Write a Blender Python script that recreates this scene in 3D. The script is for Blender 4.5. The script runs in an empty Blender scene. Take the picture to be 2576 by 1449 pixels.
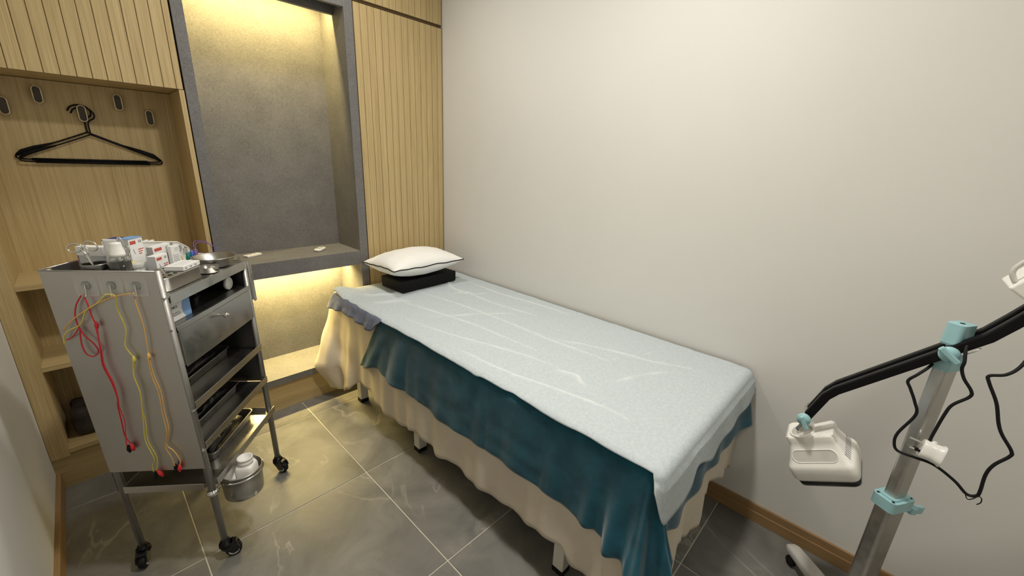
import bpy, bmesh, math, random
from mathutils import Vector, Matrix, noise
random.seed(7)
PI = math.pi
S = bpy.context.scene
C = S.collection

# ------------------------------------------------------------------ camera
FPX, YAW, PITCH, ROLL, CAMH = 1022.3, 0.81771, 0.30119, 0.042517, 1.3738
_r = Vector((math.cos(YAW), -math.sin(YAW), 0)); _f = Vector((math.sin(YAW), math.cos(YAW), 0)); _u = Vector((0, 0, 1))
FW = _f*math.cos(PITCH) - _u*math.sin(PITCH); U2 = _u*math.cos(PITCH) + _f*math.sin(PITCH)
R3 = _r*math.cos(ROLL) + U2*math.sin(ROLL); U3 = -_r*math.sin(ROLL) + U2*math.cos(ROLL)
cd = bpy.data.cameras.new('camera'); cam = bpy.data.objects.new('camera', cd); C.objects.link(cam)
cd.sensor_width = 36.0; cd.sensor_fit = 'HORIZONTAL'; cd.lens = FPX*36/2576; cd.clip_start = 0.02
m = Matrix((R3, U3, -FW)).transposed().to_4x4(); m.translation = (0, 0, CAMH)
cam.matrix_world = m
S.camera = cam

# ------------------------------------------------------------------ world, exposure, lights
S.view_settings.view_transform = 'Standard'; S.view_settings.look = 'None'
S.view_settings.gamma = 1.0; S.view_settings.use_curve_mapping = False
S.view_settings.exposure = 0.08
w = bpy.data.worlds.new('world'); S.world = w; w.use_nodes = True
w.node_tree.nodes['Background'].inputs[0].default_value = (0.5, 0.5, 0.5, 1)
w.node_tree.nodes['Background'].inputs[1].default_value = 0.05
CEIL = 2.68
DOWNLIGHTS = [(0.80, 0.62, 19.0), (0.86, 1.70, 8.0), (0.66, -0.70, 4.5)]  # the last one is an added fill lamp behind the viewer
DL_COL = (1.0, 0.955, 0.865)
LED_COL = (1.0, 0.77, 0.29)
def area(name, loc, rot, sx, sy, power, col, shape='RECTANGLE', spread=PI):
    d = bpy.data.lights.new(name, 'AREA'); d.shape = shape; d.size = sx
    if shape in ('RECTANGLE', 'ELLIPSE'): d.size_y = sy
    d.energy = power; d.color = col; d.spread = spread
    o = bpy.data.objects.new(name, d); o.location = loc; o.rotation_euler = rot; C.objects.link(o); return o
for i, (x, y, p) in enumerate(DOWNLIGHTS):
    area('downlight_lamp', (x, y, CEIL - 0.022), (0, 0, 0), 0.17, 0.17, p, DL_COL, 'DISK', math.radians(155))

# ------------------------------------------------------------------ node materials
def nt(name):
    mt = bpy.data.materials.new(name); mt.use_nodes = True
    return mt, mt.node_tree.nodes, mt.node_tree.links, mt.node_tree.nodes['Principled BSDF']
def sR(*c): return tuple(((v/255)/12.92 if v/255 <= .04045 else ((v/255+.055)/1.055)**2.4) for v in c)+(1,)
def simple(name, col, rough=.5, metal=0., noise_amt=0.08, scale=30., **kw):
    """a plain surface with slight procedural mottling"""
    mt, N, L, B = nt(name)
    tc = N.new('ShaderNodeTexCoord'); nz = N.new('ShaderNodeTexNoise'); nz.inputs['Scale'].default_value = scale; nz.inputs['Detail'].default_value = 3
    L.new(tc.outputs['Object'], nz.inputs['Vector'])
    rp = N.new('ShaderNodeValToRGB'); rp.color_ramp.elements[0].position = .3; rp.color_ramp.elements[1].position = .7
    rp.color_ramp.elements[0].color = tuple(c*(1-noise_amt) for c in col[:3])+(1,)
    rp.color_ramp.elements[1].color = tuple(min(1, c*(1+noise_amt)) for c in col[:3])+(1,)
    L.new(nz.outputs['Fac'], rp.inputs['Fac']); L.new(rp.outputs['Color'], B.inputs['Base Color'])
    B.inputs['Roughness'].default_value = rough; B.inputs['Metallic'].default_value = metal
    for k, v in kw.items(): B.inputs[k].default_value = v
    return mt
def wood(name, dark, light, rough=.5, horiz=None):
    mt, N, L, B = nt(name)
    tc = N.new('ShaderNodeTexCoord'); mp = N.new('ShaderNodeMapping')
    sc = {None: (1, 1, .016), 'x': (.016, 1, 1), 'y': (1, .016, 1)}[horiz]
    mp.inputs['Scale'].default_value = sc
    oi = N.new('ShaderNodeObjectInfo'); cb = N.new('ShaderNodeCombineXYZ'); ad = N.new('ShaderNodeVectorMath'); ad.operation = 'ADD'
    L.new(oi.outputs['Random'], cb.inputs[0]); L.new(oi.outputs['Random'], cb.inputs[1])
    L.new(tc.outputs['Object'], mp.inputs['Vector']); L.new(mp.outputs['Vector'], ad.inputs[0]); L.new(cb.outputs[0], ad.inputs[1])
    n1 = N.new('ShaderNodeTexNoise'); n1.inputs['Scale'].default_value = 210; n1.inputs['Detail'].default_value = 5; n1.inputs['Roughness'].default_value = .7
    n2 = N.new('ShaderNodeTexNoise'); n2.inputs['Scale'].default_value = 30; n2.inputs['Detail'].default_value = 3
    L.new(ad.outputs[0], n1.inputs['Vector']); L.new(ad.outputs[0], n2.inputs['Vector'])
    mx = N.new('ShaderNodeMath'); mx.operation = 'MULTIPLY_ADD'; mx.inputs[1].default_value = .72
    m2 = N.new('ShaderNodeMath'); m2.operation = 'MULTIPLY'; m2.inputs[1].default_value = .28
    L.new(n2.outputs['Fac'], m2.inputs[0]); L.new(n1.outputs['Fac'], mx.inputs[0]); L.new(m2.outputs[0], mx.inputs[2])
    rp = N.new('ShaderNodeValToRGB'); rp.color_ramp.elements[0].position = .33; rp.color_ramp.elements[1].position = .66
    rp.color_ramp.elements[0].color = dark; rp.color_ramp.elements[1].color = light
    L.new(mx.outputs[0], rp.inputs['Fac']); L.new(rp.outputs['Color'], B.inputs['Base Color'])
    bp = N.new('ShaderNodeBump'); bp.inputs['Strength'].default_value = .12; bp.inputs['Distance'].default_value = .002
    L.new(n1.outputs['Fac'], bp.inputs['Height']); L.new(bp.outputs['Normal'], B.inputs['Normal'])
    B.inputs['Roughness'].default_value = rough
    return mt
def stone(name):
    mt, N, L, B = nt(name)
    tc = N.new('ShaderNodeTexCoord')
    n1 = N.new('ShaderNodeTexNoise'); n1.inputs['Scale'].default_value = 120; n1.inputs['Detail'].default_value = 7; n1.inputs['Roughness'].default_value = .8; n1.inputs['Distortion'].default_value = 2.2
    n2 = N.new('ShaderNodeTexNoise'); n2.inputs['Scale'].default_value = 9; n2.inputs['Detail'].default_value = 3
    L.new(tc.outputs['Object'], n1.inputs['Vector']); L.new(tc.outputs['Object'], n2.inputs['Vector'])
    mx = N.new('ShaderNodeMath'); mx.operation = 'MULTIPLY_ADD'; mx.inputs[1].default_value = .86
    m2 = N.new('ShaderNodeMath'); m2.operation = 'MULTIPLY'; m2.inputs[1].default_value = .14
    L.new(n2.outputs['Fac'], m2.inputs[0]); L.new(n1.outputs['Fac'], mx.inputs[0]); L.new(m2.outputs[0], mx.inputs[2])
    rp = N.new('ShaderNodeValToRGB'); e = rp.color_ramp.elements
    e[0].position = .36; e[0].color = (.082, .080, .081, 1); e[1].position = .66; e[1].color = (.245, .237, .232, 1)
    L.new(mx.outputs[0], rp.inputs['Fac']); L.new(rp.outputs['Color'], B.inputs['Base Color'])
    B.inputs['Roughness'].default_value = .62
    return mt
def tile_mat(name):
    mt, N, L, B = nt(name)
    tc = N.new('ShaderNodeTexCoord'); oi = N.new('ShaderNodeObjectInfo'); ml = N.new('ShaderNodeVectorMath'); ml.operation = 'SCALE'; ml.inputs['Scale'].default_value = 1.0
    cb = N.new('ShaderNodeCombineXYZ'); k = N.new('ShaderNodeMath'); k.operation = 'MULTIPLY'; k.inputs[1].default_value = 37.
    L.new(oi.outputs['Random'], k.inputs[0]); L.new(k.outputs[0], cb.inputs[0]); L.new(k.outputs[0], cb.inputs[2])
    ad = N.new('ShaderNodeVectorMath'); ad.operation = 'ADD'; L.new(tc.outputs['Object'], ad.inputs[0]); L.new(cb.outputs[0], ad.inputs[1])
    cl = N.new('ShaderNodeTexNoise'); cl.inputs['Scale'].default_value = 4.2; cl.inputs['Detail'].default_value = 7; cl.inputs['Roughness'].default_value = .62; cl.inputs['Distortion'].default_value = .8
    L.new(ad.outputs[0], cl.inputs['Vector'])
    rp = N.new('ShaderNodeValToRGB'); e = rp.color_ramp.elements
    e[0].position = .28; e[0].color = sR(94, 93, 90); e[1].position = .74; e[1].color = sR(136, 134, 128)
    L.new(cl.outputs['Fac'], rp.inputs['Fac'])
    # light veins: narrow band of a distorted noise
    vn = N.new('ShaderNodeTexNoise'); vn.inputs['Scale'].default_value = 1.9; vn.inputs['Detail'].default_value = 5; vn.inputs['Roughness'].default_value = .55; vn.inputs['Distortion'].default_value = .6
    mp = N.new('ShaderNodeMapping'); mp.inputs['Scale'].default_value = (1.5, .6, 1); mp.inputs['Rotation'].default_value = (0, 0, .5)
    L.new(ad.outputs[0], mp.inputs['Vector']); L.new(mp.outputs[0], vn.inputs['Vector'])
    s1 = N.new('ShaderNodeMath'); s1.operation = 'SUBTRACT'; s1.inputs[1].default_value = .5; L.new(vn.outputs['Fac'], s1.inputs[0])
    ab = N.new('ShaderNodeMath'); ab.operation = 'ABSOLUTE'; L.new(s1.outputs[0], ab.inputs[0])
    r2 = N.new('ShaderNodeValToRGB'); e = r2.color_ramp.elements; e[0].position = 0; e[0].color = (1, 1, 1, 1); e[1].position = .012; e[1].color = (0, 0, 0, 1)
    L.new(ab.outputs[0], r2.inputs['Fac'])
    # fade the veins in and out
    fd = N.new('ShaderNodeTexNoise'); fd.inputs['Scale'].default_value = 3.; L.new(ad.outputs[0], fd.inputs['Vector'])
    r3 = N.new('ShaderNodeValToRGB'); r3.color_ramp.elements[0].position = .45; r3.color_ramp.elements[1].position = .62; L.new(fd.outputs['Fac'], r3.inputs['Fac'])
    mu = N.new('ShaderNodeMath'); mu.operation = 'MULTIPLY'; L.new(r2.outputs['Color'], mu.inputs[0]); L.new(r3.outputs['Color'], mu.inputs[1])
    mu2 = N.new('ShaderNodeMath'); mu2.operation = 'MULTIPLY'; mu2.inputs[1].default_value = .4; L.new(mu.outputs[0], mu2.inputs[0])
    mix = N.new('ShaderNodeMixRGB'); mix.inputs['Color2'].default_value = sR(188, 182, 170); L.new(mu2.outputs[0], mix.inputs['Fac']); L.new(rp.outputs['Color'], mix.inputs['Color1'])
    L.new(mix.outputs[0], B.inputs['Base Color'])
    B.inputs['Roughness'].default_value = .42
    return mt
def steel(name, base=(.52, .51, .49), r0=.24, r1=.42, scale=14.):
    mt, N, L, B = nt(name)
    tc = N.new('ShaderNodeTexCoord'); nz = N.new('ShaderNodeTexNoise'); nz.inputs['Scale'].default_value = scale; nz.inputs['Detail'].default_value = 6; nz.inputs['Roughness'].default_value = .65
    L.new(tc.outputs['Object'], nz.inputs['Vector'])
    mr = N.new('ShaderNodeMapRange'); mr.inputs[1].default_value = .3; mr.inputs[2].default_value = .7; mr.inputs[3].default_value = r0; mr.inputs[4].default_value = r1
    L.new(nz.outputs['Fac'], mr.inputs[0]); L.new(mr.outputs[0], B.inputs['Roughness'])
    rp = N.new('ShaderNodeValToRGB'); rp.color_ramp.elements[0].color = tuple(c*.86 for c in base)+(1,); rp.color_ramp.elements[1].color = tuple(min(1, c*1.1) for c in base)+(1,)
    L.new(nz.outputs['Fac'], rp.inputs['Fac']); L.new(rp.outputs['Color'], B.inputs['Base Color'])
    B.inputs['Metallic'].default_value = 1.0
    return mt
def fabric(name, c0, c1, scale=420., rough=.9, sheen=0., big=6., bump=.25, subs=0.):
    mt, N, L, B = nt(name)
    tc = N.new('ShaderNodeTexCoord')
    n1 = N.new('ShaderNodeTexNoise'); n1.inputs['Scale'].default_value = scale; n1.inputs['Detail'].default_value = 2
    n2 = N.new('ShaderNodeTexNoise'); n2.inputs['Scale'].default_value = big; n2.inputs['Detail'].default_value = 5; n2.inputs['Roughness'].default_value = .6
    L.new(tc.outputs['Object'], n1.inputs['Vector']); L.new(tc.outputs['Object'], n2.inputs['Vector'])
    a = N.new('ShaderNodeMath'); a.operation = 'MULTIPLY_ADD'; a.inputs[1].default_value = .35
    b = N.new('ShaderNodeMath'); b.operation = 'MULTIPLY'; b.inputs[1].default_value = .65
    L.new(n2.outputs['Fac'], b.inputs[0]); L.new(n1.outputs['Fac'], a.inputs[0]); L.new(b.outputs[0], a.inputs[2])
    rp = N.new('ShaderNodeValToRGB'); rp.color_ramp.elements[0].position = .36; rp.color_ramp.elements[1].position = .64
    rp.color_ramp.elements[0].color = c0; rp.color_ramp.elements[1].color = c1
    L.new(a.outputs[0], rp.inputs['Fac']); L.new(rp.outputs['Color'], B.inputs['Base Color'])
    bp = N.new('ShaderNodeBump'); bp.inputs['Strength'].default_value = bump; bp.inputs['Distance'].default_value = .002
    L.new(a.outputs[0], bp.inputs['Height']); L.new(bp.outputs['Normal'], B.inputs['Normal'])
    B.inputs['Roughness'].default_value = rough; B.inputs['Specular IOR Level'].default_value = .2
    B.inputs['Sheen Weight'].default_value = sheen; B.inputs['Sheen Roughness'].default_value = .45
    return mt
def glassy(name, col, rough=.05, trans=1., ior=1.45):
    mt = simple(name, col, rough, noise_amt=.02); B = mt.node_tree.nodes['Principled BSDF']
    B.inputs['Transmission Weight'].default_value = trans; B.inputs['IOR'].default_value = ior
    return mt
def emit(name, col, s):
    mt, N, L, B = nt(name)
    B.inputs['Emission Color'].default_value = col+(1,); B.inputs['Emission Strength'].default_value = s; B.inputs['Base Color'].default_value = (.8, .8, .8, 1)
    return mt
M = dict(
    wall=simple('wall_paint', (.70, .69, .655, 1), .75, noise_amt=.012, scale=3.),
    ceil=simple('ceiling_paint', (.78, .77, .75, 1), .85, noise_amt=.01, scale=3.),
    oak=wood('oak_veneer', sR(166, 142, 96), sR(204, 182, 134)),
    oakh=wood('oak_veneer_cross', sR(163, 139, 94), sR(202, 180, 132), horiz='x'),
    oaky=wood('oak_baseboard', sR(134, 104, 68), sR(164, 132, 90), horiz='y'),
    groove=wood('oak_groove', sR(120, 98, 66), sR(150, 126, 90)),
    stone=stone('grey_stone_board'), tile=tile_mat('slate_tile'),
    grout=simple('grout', sR(196, 190, 176), .85, noise_amt=.05),
    steel=steel('stainless_steel'), steeldk=steel('stainless_worn', (.50, .485, .46), .34, .52, 9.), steelleg=steel('stainless_tube', (.36, .35, .335), .4, .58, 20.), steelin=steel('stainless_inside', (.26, .255, .25), .3, .45, 9.),  # steelin: darker copy of the steel, shade of the enclosed trolley in its colour
    chrome=steel('polished_steel', (.72, .71, .69), .08, .16),
    black=simple('black_plastic', (.0035, .0035, .004, 1), .45, **{'Specular IOR Level': .2}), blackmat=simple('black_vinyl', (.004, .004, .0045, 1), .65, **{'Specular IOR Level': .18}),
    blackrub=simple('black_rubber', (.009, .009, .010, 1), .6, **{'Specular IOR Level': .25}), gloss=simple('black_gloss', (.008, .008, .009, 1), .16),
    white=simple('white_plastic', (.86, .845, .80, 1), .42, noise_amt=.02), whitegl=simple('white_gloss', (.80, .79, .76, 1), .25, noise_amt=.02),
    card=simple('white_card', (.79, .79, .78, 1), .5, noise_amt=.02), cardg=simple('grey_card', (.55, .56, .57, 1), .55, noise_amt=.04),
    navy=simple('navy_card', (.04, .045, .16, 1), .5), blue=simple('blue_print', (.20, .36, .66, 1), .45), red=simple('red_print', (.50, .075, .045, 1), .5),
    ink=simple('ink_grey', (.18, .18, .2, 1), .6), pink=simple('pink_card', (.72, .42, .46, 1), .5),
    cream=fabric('cream_cotton', (.60, .53, .43, 1), (.69, .62, .52, 1), bump=.2),
    teal=fabric('teal_velvet', (.004, .050, .080, 1), (.011, .098, .145, 1), 700., .85, .35, 14., .5),
    nonwoven=fabric('white_nonwoven', (.455, .512, .545, 1), (.545, .596, .622, 1), 160., .8, 0., 85., .3),
    towel=fabric('blue_grey_towel', (.085, .10, .165, 1), (.16, .18, .26, 1), 600., .9, .3, 20., .5),
    pillow=fabric('white_cotton', (.86, .85, .82, 1), (.90, .89, .87, 1), 500., .85, 0., 8., .15),
    aqua=simple('aqua_plastic', (.33, .56, .60, 1), .45, noise_amt=.03), alu=steel('brushed_aluminium', (.60, .585, .56), .32, .45, 40.),
    greym=simple('grey_paint', (.62, .60, .56, 1), .45, noise_amt=.02),
    brass=simple('brass_rim', (.72, .62, .42, 1), .3, .55), hookface=simple('bronze_face', (.05, .04, .03, 1), .3, .6),
    glass=glassy('clear_glass', (.93, .95, .94, 1)), clearpl=glassy('clear_plastic', (.90, .92, .90, 1), .14),
    liquid=simple('dark_liquid', (.010, .006, .005, 1), .1), milky=glassy('milky_plastic', (.86, .87, .84, 1), .3, .55),
    redw=simple('red_wire', (.62, .02, .035, 1), .45), yelw=simple('yellow_wire', (.68, .56, .10, 1), .45), orgw=simple('orange_wire', (.70, .40, .12, 1), .45),
    purple=simple('purple_wire', (.16, .07, .30, 1), .45), green=simple('green_plastic', (.01, .16, .12, 1), .4), bluep=simple('blue_plastic', (.02, .10, .40, 1), .4),
    yel=simple('yellow_label', (.80, .68, .15, 1), .5), bag=simple('black_film', (.018, .018, .020, 1), .28, noise_amt=.3), dkbag=simple('dark_grey_bag', (.035, .028, .026, 1), .5, noise_amt=.4),
    bedleg=simple('cream_steel', (.66, .64, .58, 1), .4, noise_amt=.02), warmled=emit('led_diffuser', (1.0, .72, .30), 6.0), dlface=emit('downlight_face', (1., .92, .80), 9.0),
    film=simple('adhesive_film', (.8, .82, .8, 1), .25, noise_amt=.02, Alpha=.16),
    wood_in=wood('bed_board', sR(120, 96, 62), sR(150, 122, 84)),
)

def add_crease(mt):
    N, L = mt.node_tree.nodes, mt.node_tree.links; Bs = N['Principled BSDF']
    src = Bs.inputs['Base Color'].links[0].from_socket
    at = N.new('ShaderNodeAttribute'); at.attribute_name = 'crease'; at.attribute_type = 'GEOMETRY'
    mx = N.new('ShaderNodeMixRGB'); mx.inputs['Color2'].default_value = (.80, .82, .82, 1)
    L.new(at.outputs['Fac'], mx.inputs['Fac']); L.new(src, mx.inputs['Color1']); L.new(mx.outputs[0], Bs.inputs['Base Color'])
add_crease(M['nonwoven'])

# ------------------------------------------------------------------ mesh helpers
def B(): return bmesh.new()
def box(bm, x0, x1, y0, y1, z0, z1, bev=0., seg=1, tf=None):
    t = bmesh.new(); bmesh.ops.create_cube(t, size=1)
    for v in t.verts: v.co = Vector(((x0+x1)/2+v.co.x*(x1-x0), (y0+y1)/2+v.co.y*(y1-y0), (z0+z1)/2+v.co.z*(z1-z0)))
    if bev > 0: bmesh.ops.bevel(t, geom=t.edges[:], offset=bev, segments=seg, affect='EDGES', profile=.5)
    merge(bm, t, tf); return bm
def merge(bm, t, tf=None):
    if tf is not None: bmesh.ops.transform(t, matrix=tf, verts=t.verts[:])
    mp = {v: bm.verts.new(v.co) for v in t.verts}
    for f in t.faces:
        try: g = bm.faces.new([mp[v] for v in f.verts]); g.smooth = f.smooth
        except ValueError: pass
    t.free()
def catmull(pts, n=8, closed=False):
    P = [Vector(p) for p in pts]; out = []
    cnt = len(P)
    for i in range(cnt if closed else cnt-1):
        if closed: a, b, c, d = P[(i-1) % cnt], P[i], P[(i+1) % cnt], P[(i+2) % cnt]
        else: a, b, c, d = P[max(0, i-1)], P[i], P[i+1], P[min(cnt-1, i+2)]
        for k in range(n):
            t = k/n
            out.append(.5*((2*b)+(c-a)*t+(2*a-5*b+4*c-d)*t*t+(3*b-a-3*c+d)*t**3))
    if not closed: out.append(P[-1])
    return out
def tube(bm, pts, r, n=10, closed=False, sm=0, cap=True, sec=None):
    """sweep a circle (or section sec of (x,y) points) along pts; sm>0 smooths the path"""
    P = catmull(pts, sm, closed) if sm else [Vector(p) for p in pts]
    N = len(P); T = []
    for i in range(N):
        a = P[(i-1) % N] if (closed or i > 0) else P[i]; b = P[(i+1) % N] if (closed or i < N-1) else P[i]
        t = (b-a); T.append(t.normalized() if t.length > 1e-9 else Vector((0, 0, 1)))
    up = Vector((0, 0, 1)) if abs(T[0].z) < .9 else Vector((0, 1, 0))
    nrm = (up - T[0]*up.dot(T[0])).normalized(); rings = []
    S_ = sec or [(math.cos(2*PI*k/n), math.sin(2*PI*k/n)) for k in range(n)]
    for i in range(N):
        nrm = (nrm - T[i]*nrm.dot(T[i])).normalized(); bn = T[i].cross(nrm)
        rr = r[i] if isinstance(r, (list, tuple)) else r
        rings.append([bm.verts.new(P[i]+(nrm*y+bn*x)*rr) for x, y in S_])
    K = len(S_)
    for i in range(N if closed else N-1):
        A, D = rings[i], rings[(i+1) % N]
        for k in range(K):
            f = bm.faces.new((A[k], A[(k+1) % K], D[(k+1) % K], D[k])); f.smooth = sec is None
    if cap and not closed:
        bm.faces.new(rings[0][::-1]); bm.faces.new(rings[-1])
    return bm
def lathe(bm, prof, c=(0, 0, 0), n=28, axis='z', tf=None, smooth=True):
    t = bmesh.new(); rings = []
    for r, z in prof:
        if r < 1e-6: rings.append([t.verts.new((0, 0, z))])
        else: rings.append([t.verts.new((r*math.cos(2*PI*k/n), r*math.sin(2*PI*k/n), z)) for k in range(n)])
    for a, b in zip(rings, rings[1:]):
        for k in range(n):
            k2 = (k+1) % n
            if len(a) == 1 and len(b) == 1: continue
            if len(a) == 1: f = t.faces.new((a[0], b[k2], b[k]))
            elif len(b) == 1: f = t.faces.new((a[k], a[k2], b[0]))
            else: f = t.faces.new((a[k], a[k2], b[k2], b[k]))
            f.smooth = smooth
    bmesh.ops.recalc_face_normals(t, faces=t.faces[:])
    R = Matrix.Identity(4)
    if axis == 'x': R = Matrix.Rotation(PI/2, 4, 'Y')
    if axis == 'y': R = Matrix.Rotation(-PI/2, 4, 'X')
    X = Matrix.Translation(Vector(c)) @ R
    merge(bm, t, (tf @ X) if tf is not None else X); return bm
def rrect(hx, hy, r, n=5):
    out = []
    for cx, cy, a0 in ((hx-r, hy-r, 0), (-hx+r, hy-r, PI/2), (-hx+r, -hy+r, PI), (hx-r, -hy+r, 3*PI/2)):
        for k in range(n+1):
            a = a0+PI/2*k/n; out.append((cx+r*math.cos(a), cy+r*math.sin(a)))
    return out
def loft(bm, loops, cap0=True, cap1=True, smooth=True, tf=None):
    t = bmesh.new(); rs = [[t.verts.new(p) for p in lp] for lp in loops]; K = len(rs[0])
    for a, b in zip(rs, rs[1:]):
        for k in range(K):
            f = t.faces.new((a[k], a[(k+1) % K], b[(k+1) % K], b[k])); f.smooth = smooth
    if cap0: t.faces.new(rs[0][::-1])
    if cap1: t.faces.new(rs[-1])
    bmesh.ops.recalc_face_normals(t, faces=t.faces[:])
    merge(bm, t, tf); return bm
def prism(bm, poly, z0, z1, tf=None, smooth=False):
    return loft(bm, [[(x, y, z0) for x, y in poly], [(x, y, z1) for x, y in poly]], smooth=smooth, tf=tf)
def bevel_all(bm, off, seg=2):
    bmesh.ops.bevel(bm, geom=bm.edges[:], offset=off, segments=seg, affect='EDGES', profile=.5); return bm
def smooth_all(bm):
    for f in bm.faces: f.smooth = True
    return bm
def obj(name, bm, mat, parent=None, smooth=None, solid=0.):
    me = bpy.data.meshes.new(name)
    if smooth is not None:
        for f in bm.faces: f.smooth = smooth
    bm.normal_update(); bm.to_mesh(me); bm.free(); me.materials.append(M[mat] if isinstance(mat, str) else mat)
    o = bpy.data.objects.new(name, me); C.objects.link(o)
    if parent is not None: o.parent = parent
    if solid:
        md = o.modifiers.new('thickness', 'SOLIDIFY'); md.thickness = solid; md.offset = -1
    return o
def tag(o, label, cat, group=None, kind=None):
    if label: o['label'] = label
    if cat: o['category'] = cat
    if group: o['group'] = group
    if kind: o['kind'] = kind
    return o
def thing(name, label, cat, loc=(0, 0, 0), rz=0., group=None):
    o = bpy.data.objects.new(name, None); o.empty_display_size = .05; C.objects.link(o)
    o.location = loc; o.rotation_euler = (0, 0, rz); return tag(o, label, cat, group)
def struct(name, bm, mat, label, cat, smooth=None): return tag(obj(name, bm, mat, None, smooth), label, cat, kind='structure')
def wbox(name, mat, parent, base, x0, x1, y0, y1, z0, z1, bev=.0, seg=1):
    """a box given in world coordinates as a part of an unrotated thing standing at base"""
    bm = box(B(), x0-base[0], x1-base[0], y0-base[1], y1-base[1], z0-base[2], z1-base[2], bev, seg)
    return obj(name, bm, mat, parent)
def share(o, parent=None):
    c = o.copy(); C.objects.link(c); c.parent = parent; return c
def text_mesh(body, size, depth=.0004):
    cu = bpy.data.curves.new('lettering', 'FONT'); cu.body = body; cu.size = size; cu.extrude = depth
    cu.align_x = 'CENTER'; cu.align_y = 'CENTER'
    o = bpy.data.objects.new('lettering', cu); C.objects.link(o)
    dg = bpy.context.evaluated_depsgraph_get(); me = bpy.data.meshes.new_from_object(o.evaluated_get(dg))
    bpy.data.objects.remove(o); bm = bmesh.new(); bm.from_mesh(me); bpy.data.meshes.remove(me); return bm
def fbm(x, y, z=0., s=1.): return noise.noise(Vector((x*s, y*s, z)))
def sst(a, b, x):
    t = max(0., min(1., (x-a)/(b-a))); return t*t*(3-2*t)

# ------------------------------------------------------------------ room shell
XW, XE, YF, YS = -0.277, 1.690, 2.241, -1.25        # left wall, right wall, cabinet fronts, wall behind the camera
YBK = 2.56
fl = struct('floor', box(B(), XW-.05, XE+.05, YS-.05, YBK+.05, -.06, -.0022), 'grout', 'pale grout bed under the large grey slate floor tiles', 'floor')
gx = [XW, .073, .673, 1.273, XE]; gy = [YS]
y = 2.09-.6*6
while y < YF+.01:
    if y > YS+.02: gy.append(y)
    y += .6
gy.append(YF+.02)
G = .0024
for i in range(len(gx)-1):
    for j in range(len(gy)-1):
        cx, cy = (gx[i]+gx[i+1])/2, (gy[j]+gy[j+1])/2
        hx, hy = (gx[i+1]-gx[i])/2-G, (gy[j+1]-gy[j])/2-G
        t = obj('tile', box(B(), -hx, hx, -hy, hy, -.012, 0, .0008), 'tile', fl); t.location = (cx, cy, 0)
struct('ceiling', box(B(), XW-.05, XE+.05, YS-.05, YBK+.05, CEIL, CEIL+.06), 'ceil', 'flat white ceiling above the treatment room', 'ceiling')
struct('wall_left', box(B(), XW-.06, XW, YS, YBK, 0, CEIL), 'wall', 'plain white wall at the left edge beside the open wardrobe', 'wall')
struct('wall_right', box(B(), XE, XE+.06, YS, YBK, 0, CEIL), 'wall', 'large plain white wall along the treatment bed', 'wall')
struct('wall_front', box(B(), XW, XE, YS-.06, YS, 0, CEIL), 'wall', 'plain white wall behind the viewer', 'wall')
struct('wall_back', box(B(), XW, XE, YBK, YBK+.06, 0, CEIL), 'wall', 'hidden wall behind the fitted oak cabinets', 'wall')
bl = struct('baseboard_left', box(B(), XW, XW+.014, YS, YF+.0115, 0, .076, .0015), 'oaky', 'oak baseboard at the foot of the left white wall', 'baseboard')
br = struct('baseboard_right', box(B(), XE-.010, XE, YS, YF-.002, .0, .076, .001), 'oaky', 'oak baseboard at the foot of the right white wall beside the lamp', 'baseboard')
obj('baseboard_face', box(B(), XE-.015, XE-.010, YS, YF-.002, .0, .046, .001), 'oaky', br)

# ------------------------------------------------------------------ fluted doors
def fluted_door(parent, base, x0, x1, z0, z1, first, yf=YF, pitch=.04, g=.0022):
    """oak door: a backing with separate slats between routed grooves; first = x of a groove"""
    d = wbox('door', 'groove', parent, base, x0, x1, yf+.0035, yf+.018, z0, z1)
    xs = [x0]; k = math.ceil((x0+.008-first)/pitch)
    while first+k*pitch < x1-.008: xs.append(first+k*pitch); k += 1
    xs.append(x1)
    for a, b in zip(xs, xs[1:]):
        la = a if a == x0 else a+g/2; lb = b if b == x1 else b-g/2
        wbox('slat', 'oak', d, base, la, lb, yf, yf+.0037, z0, z1, .0009)
    return d
# ---- open wardrobe at the left
XA = .384
wb = (.05, YF+.1, 0)
wd = thing('open_wardrobe', 'open oak wardrobe bay with coat hooks and shelves left of the stone niche', 'wardrobe', wb)
wbox('stile', 'oak', wd, wb, XW+.001, -.222, YF, YF+.018, .145, 1.598, .0008)
wbox('side_panel', 'oak', wd, wb, -.240, -.222, YF+.018, 2.48, .145, 1.598)
wbox('side_panel', 'oak', wd, wb, .363, .3805, YF, 2.48, .145, 1.598, .0008)
wbox('back_panel', 'oak', wd, wb, -.24, .3805, 2.48, 2.498, .145, 1.598)
for z0, z1 in ((.852, .873), (.526, .547), (.158, .178)):
    wbox('shelf', 'oakh', wd, wb, -.222, .363, YF+.001, 2.48, z0, z1, .0008)
wbox('toe_kick', 'oakh', wd, wb, XW+.0005, .3805, YF+.012, YF+.03, 0, .1575)
# ---- cabinet over it
cb = (.05, YF+.1, 1.60)
oc = thing('overhead_cabinet', 'fluted oak overhead cabinet above the coat hooks', 'cabinet', cb)
wbox('body', 'oak', oc, cb, XW+.001, .3785, YF+.019, 2.5, 1.6, CEIL-.002)
fluted_door(oc, cb, XW+.001, .3785, 1.600, CEIL-.004, .357)
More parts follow.
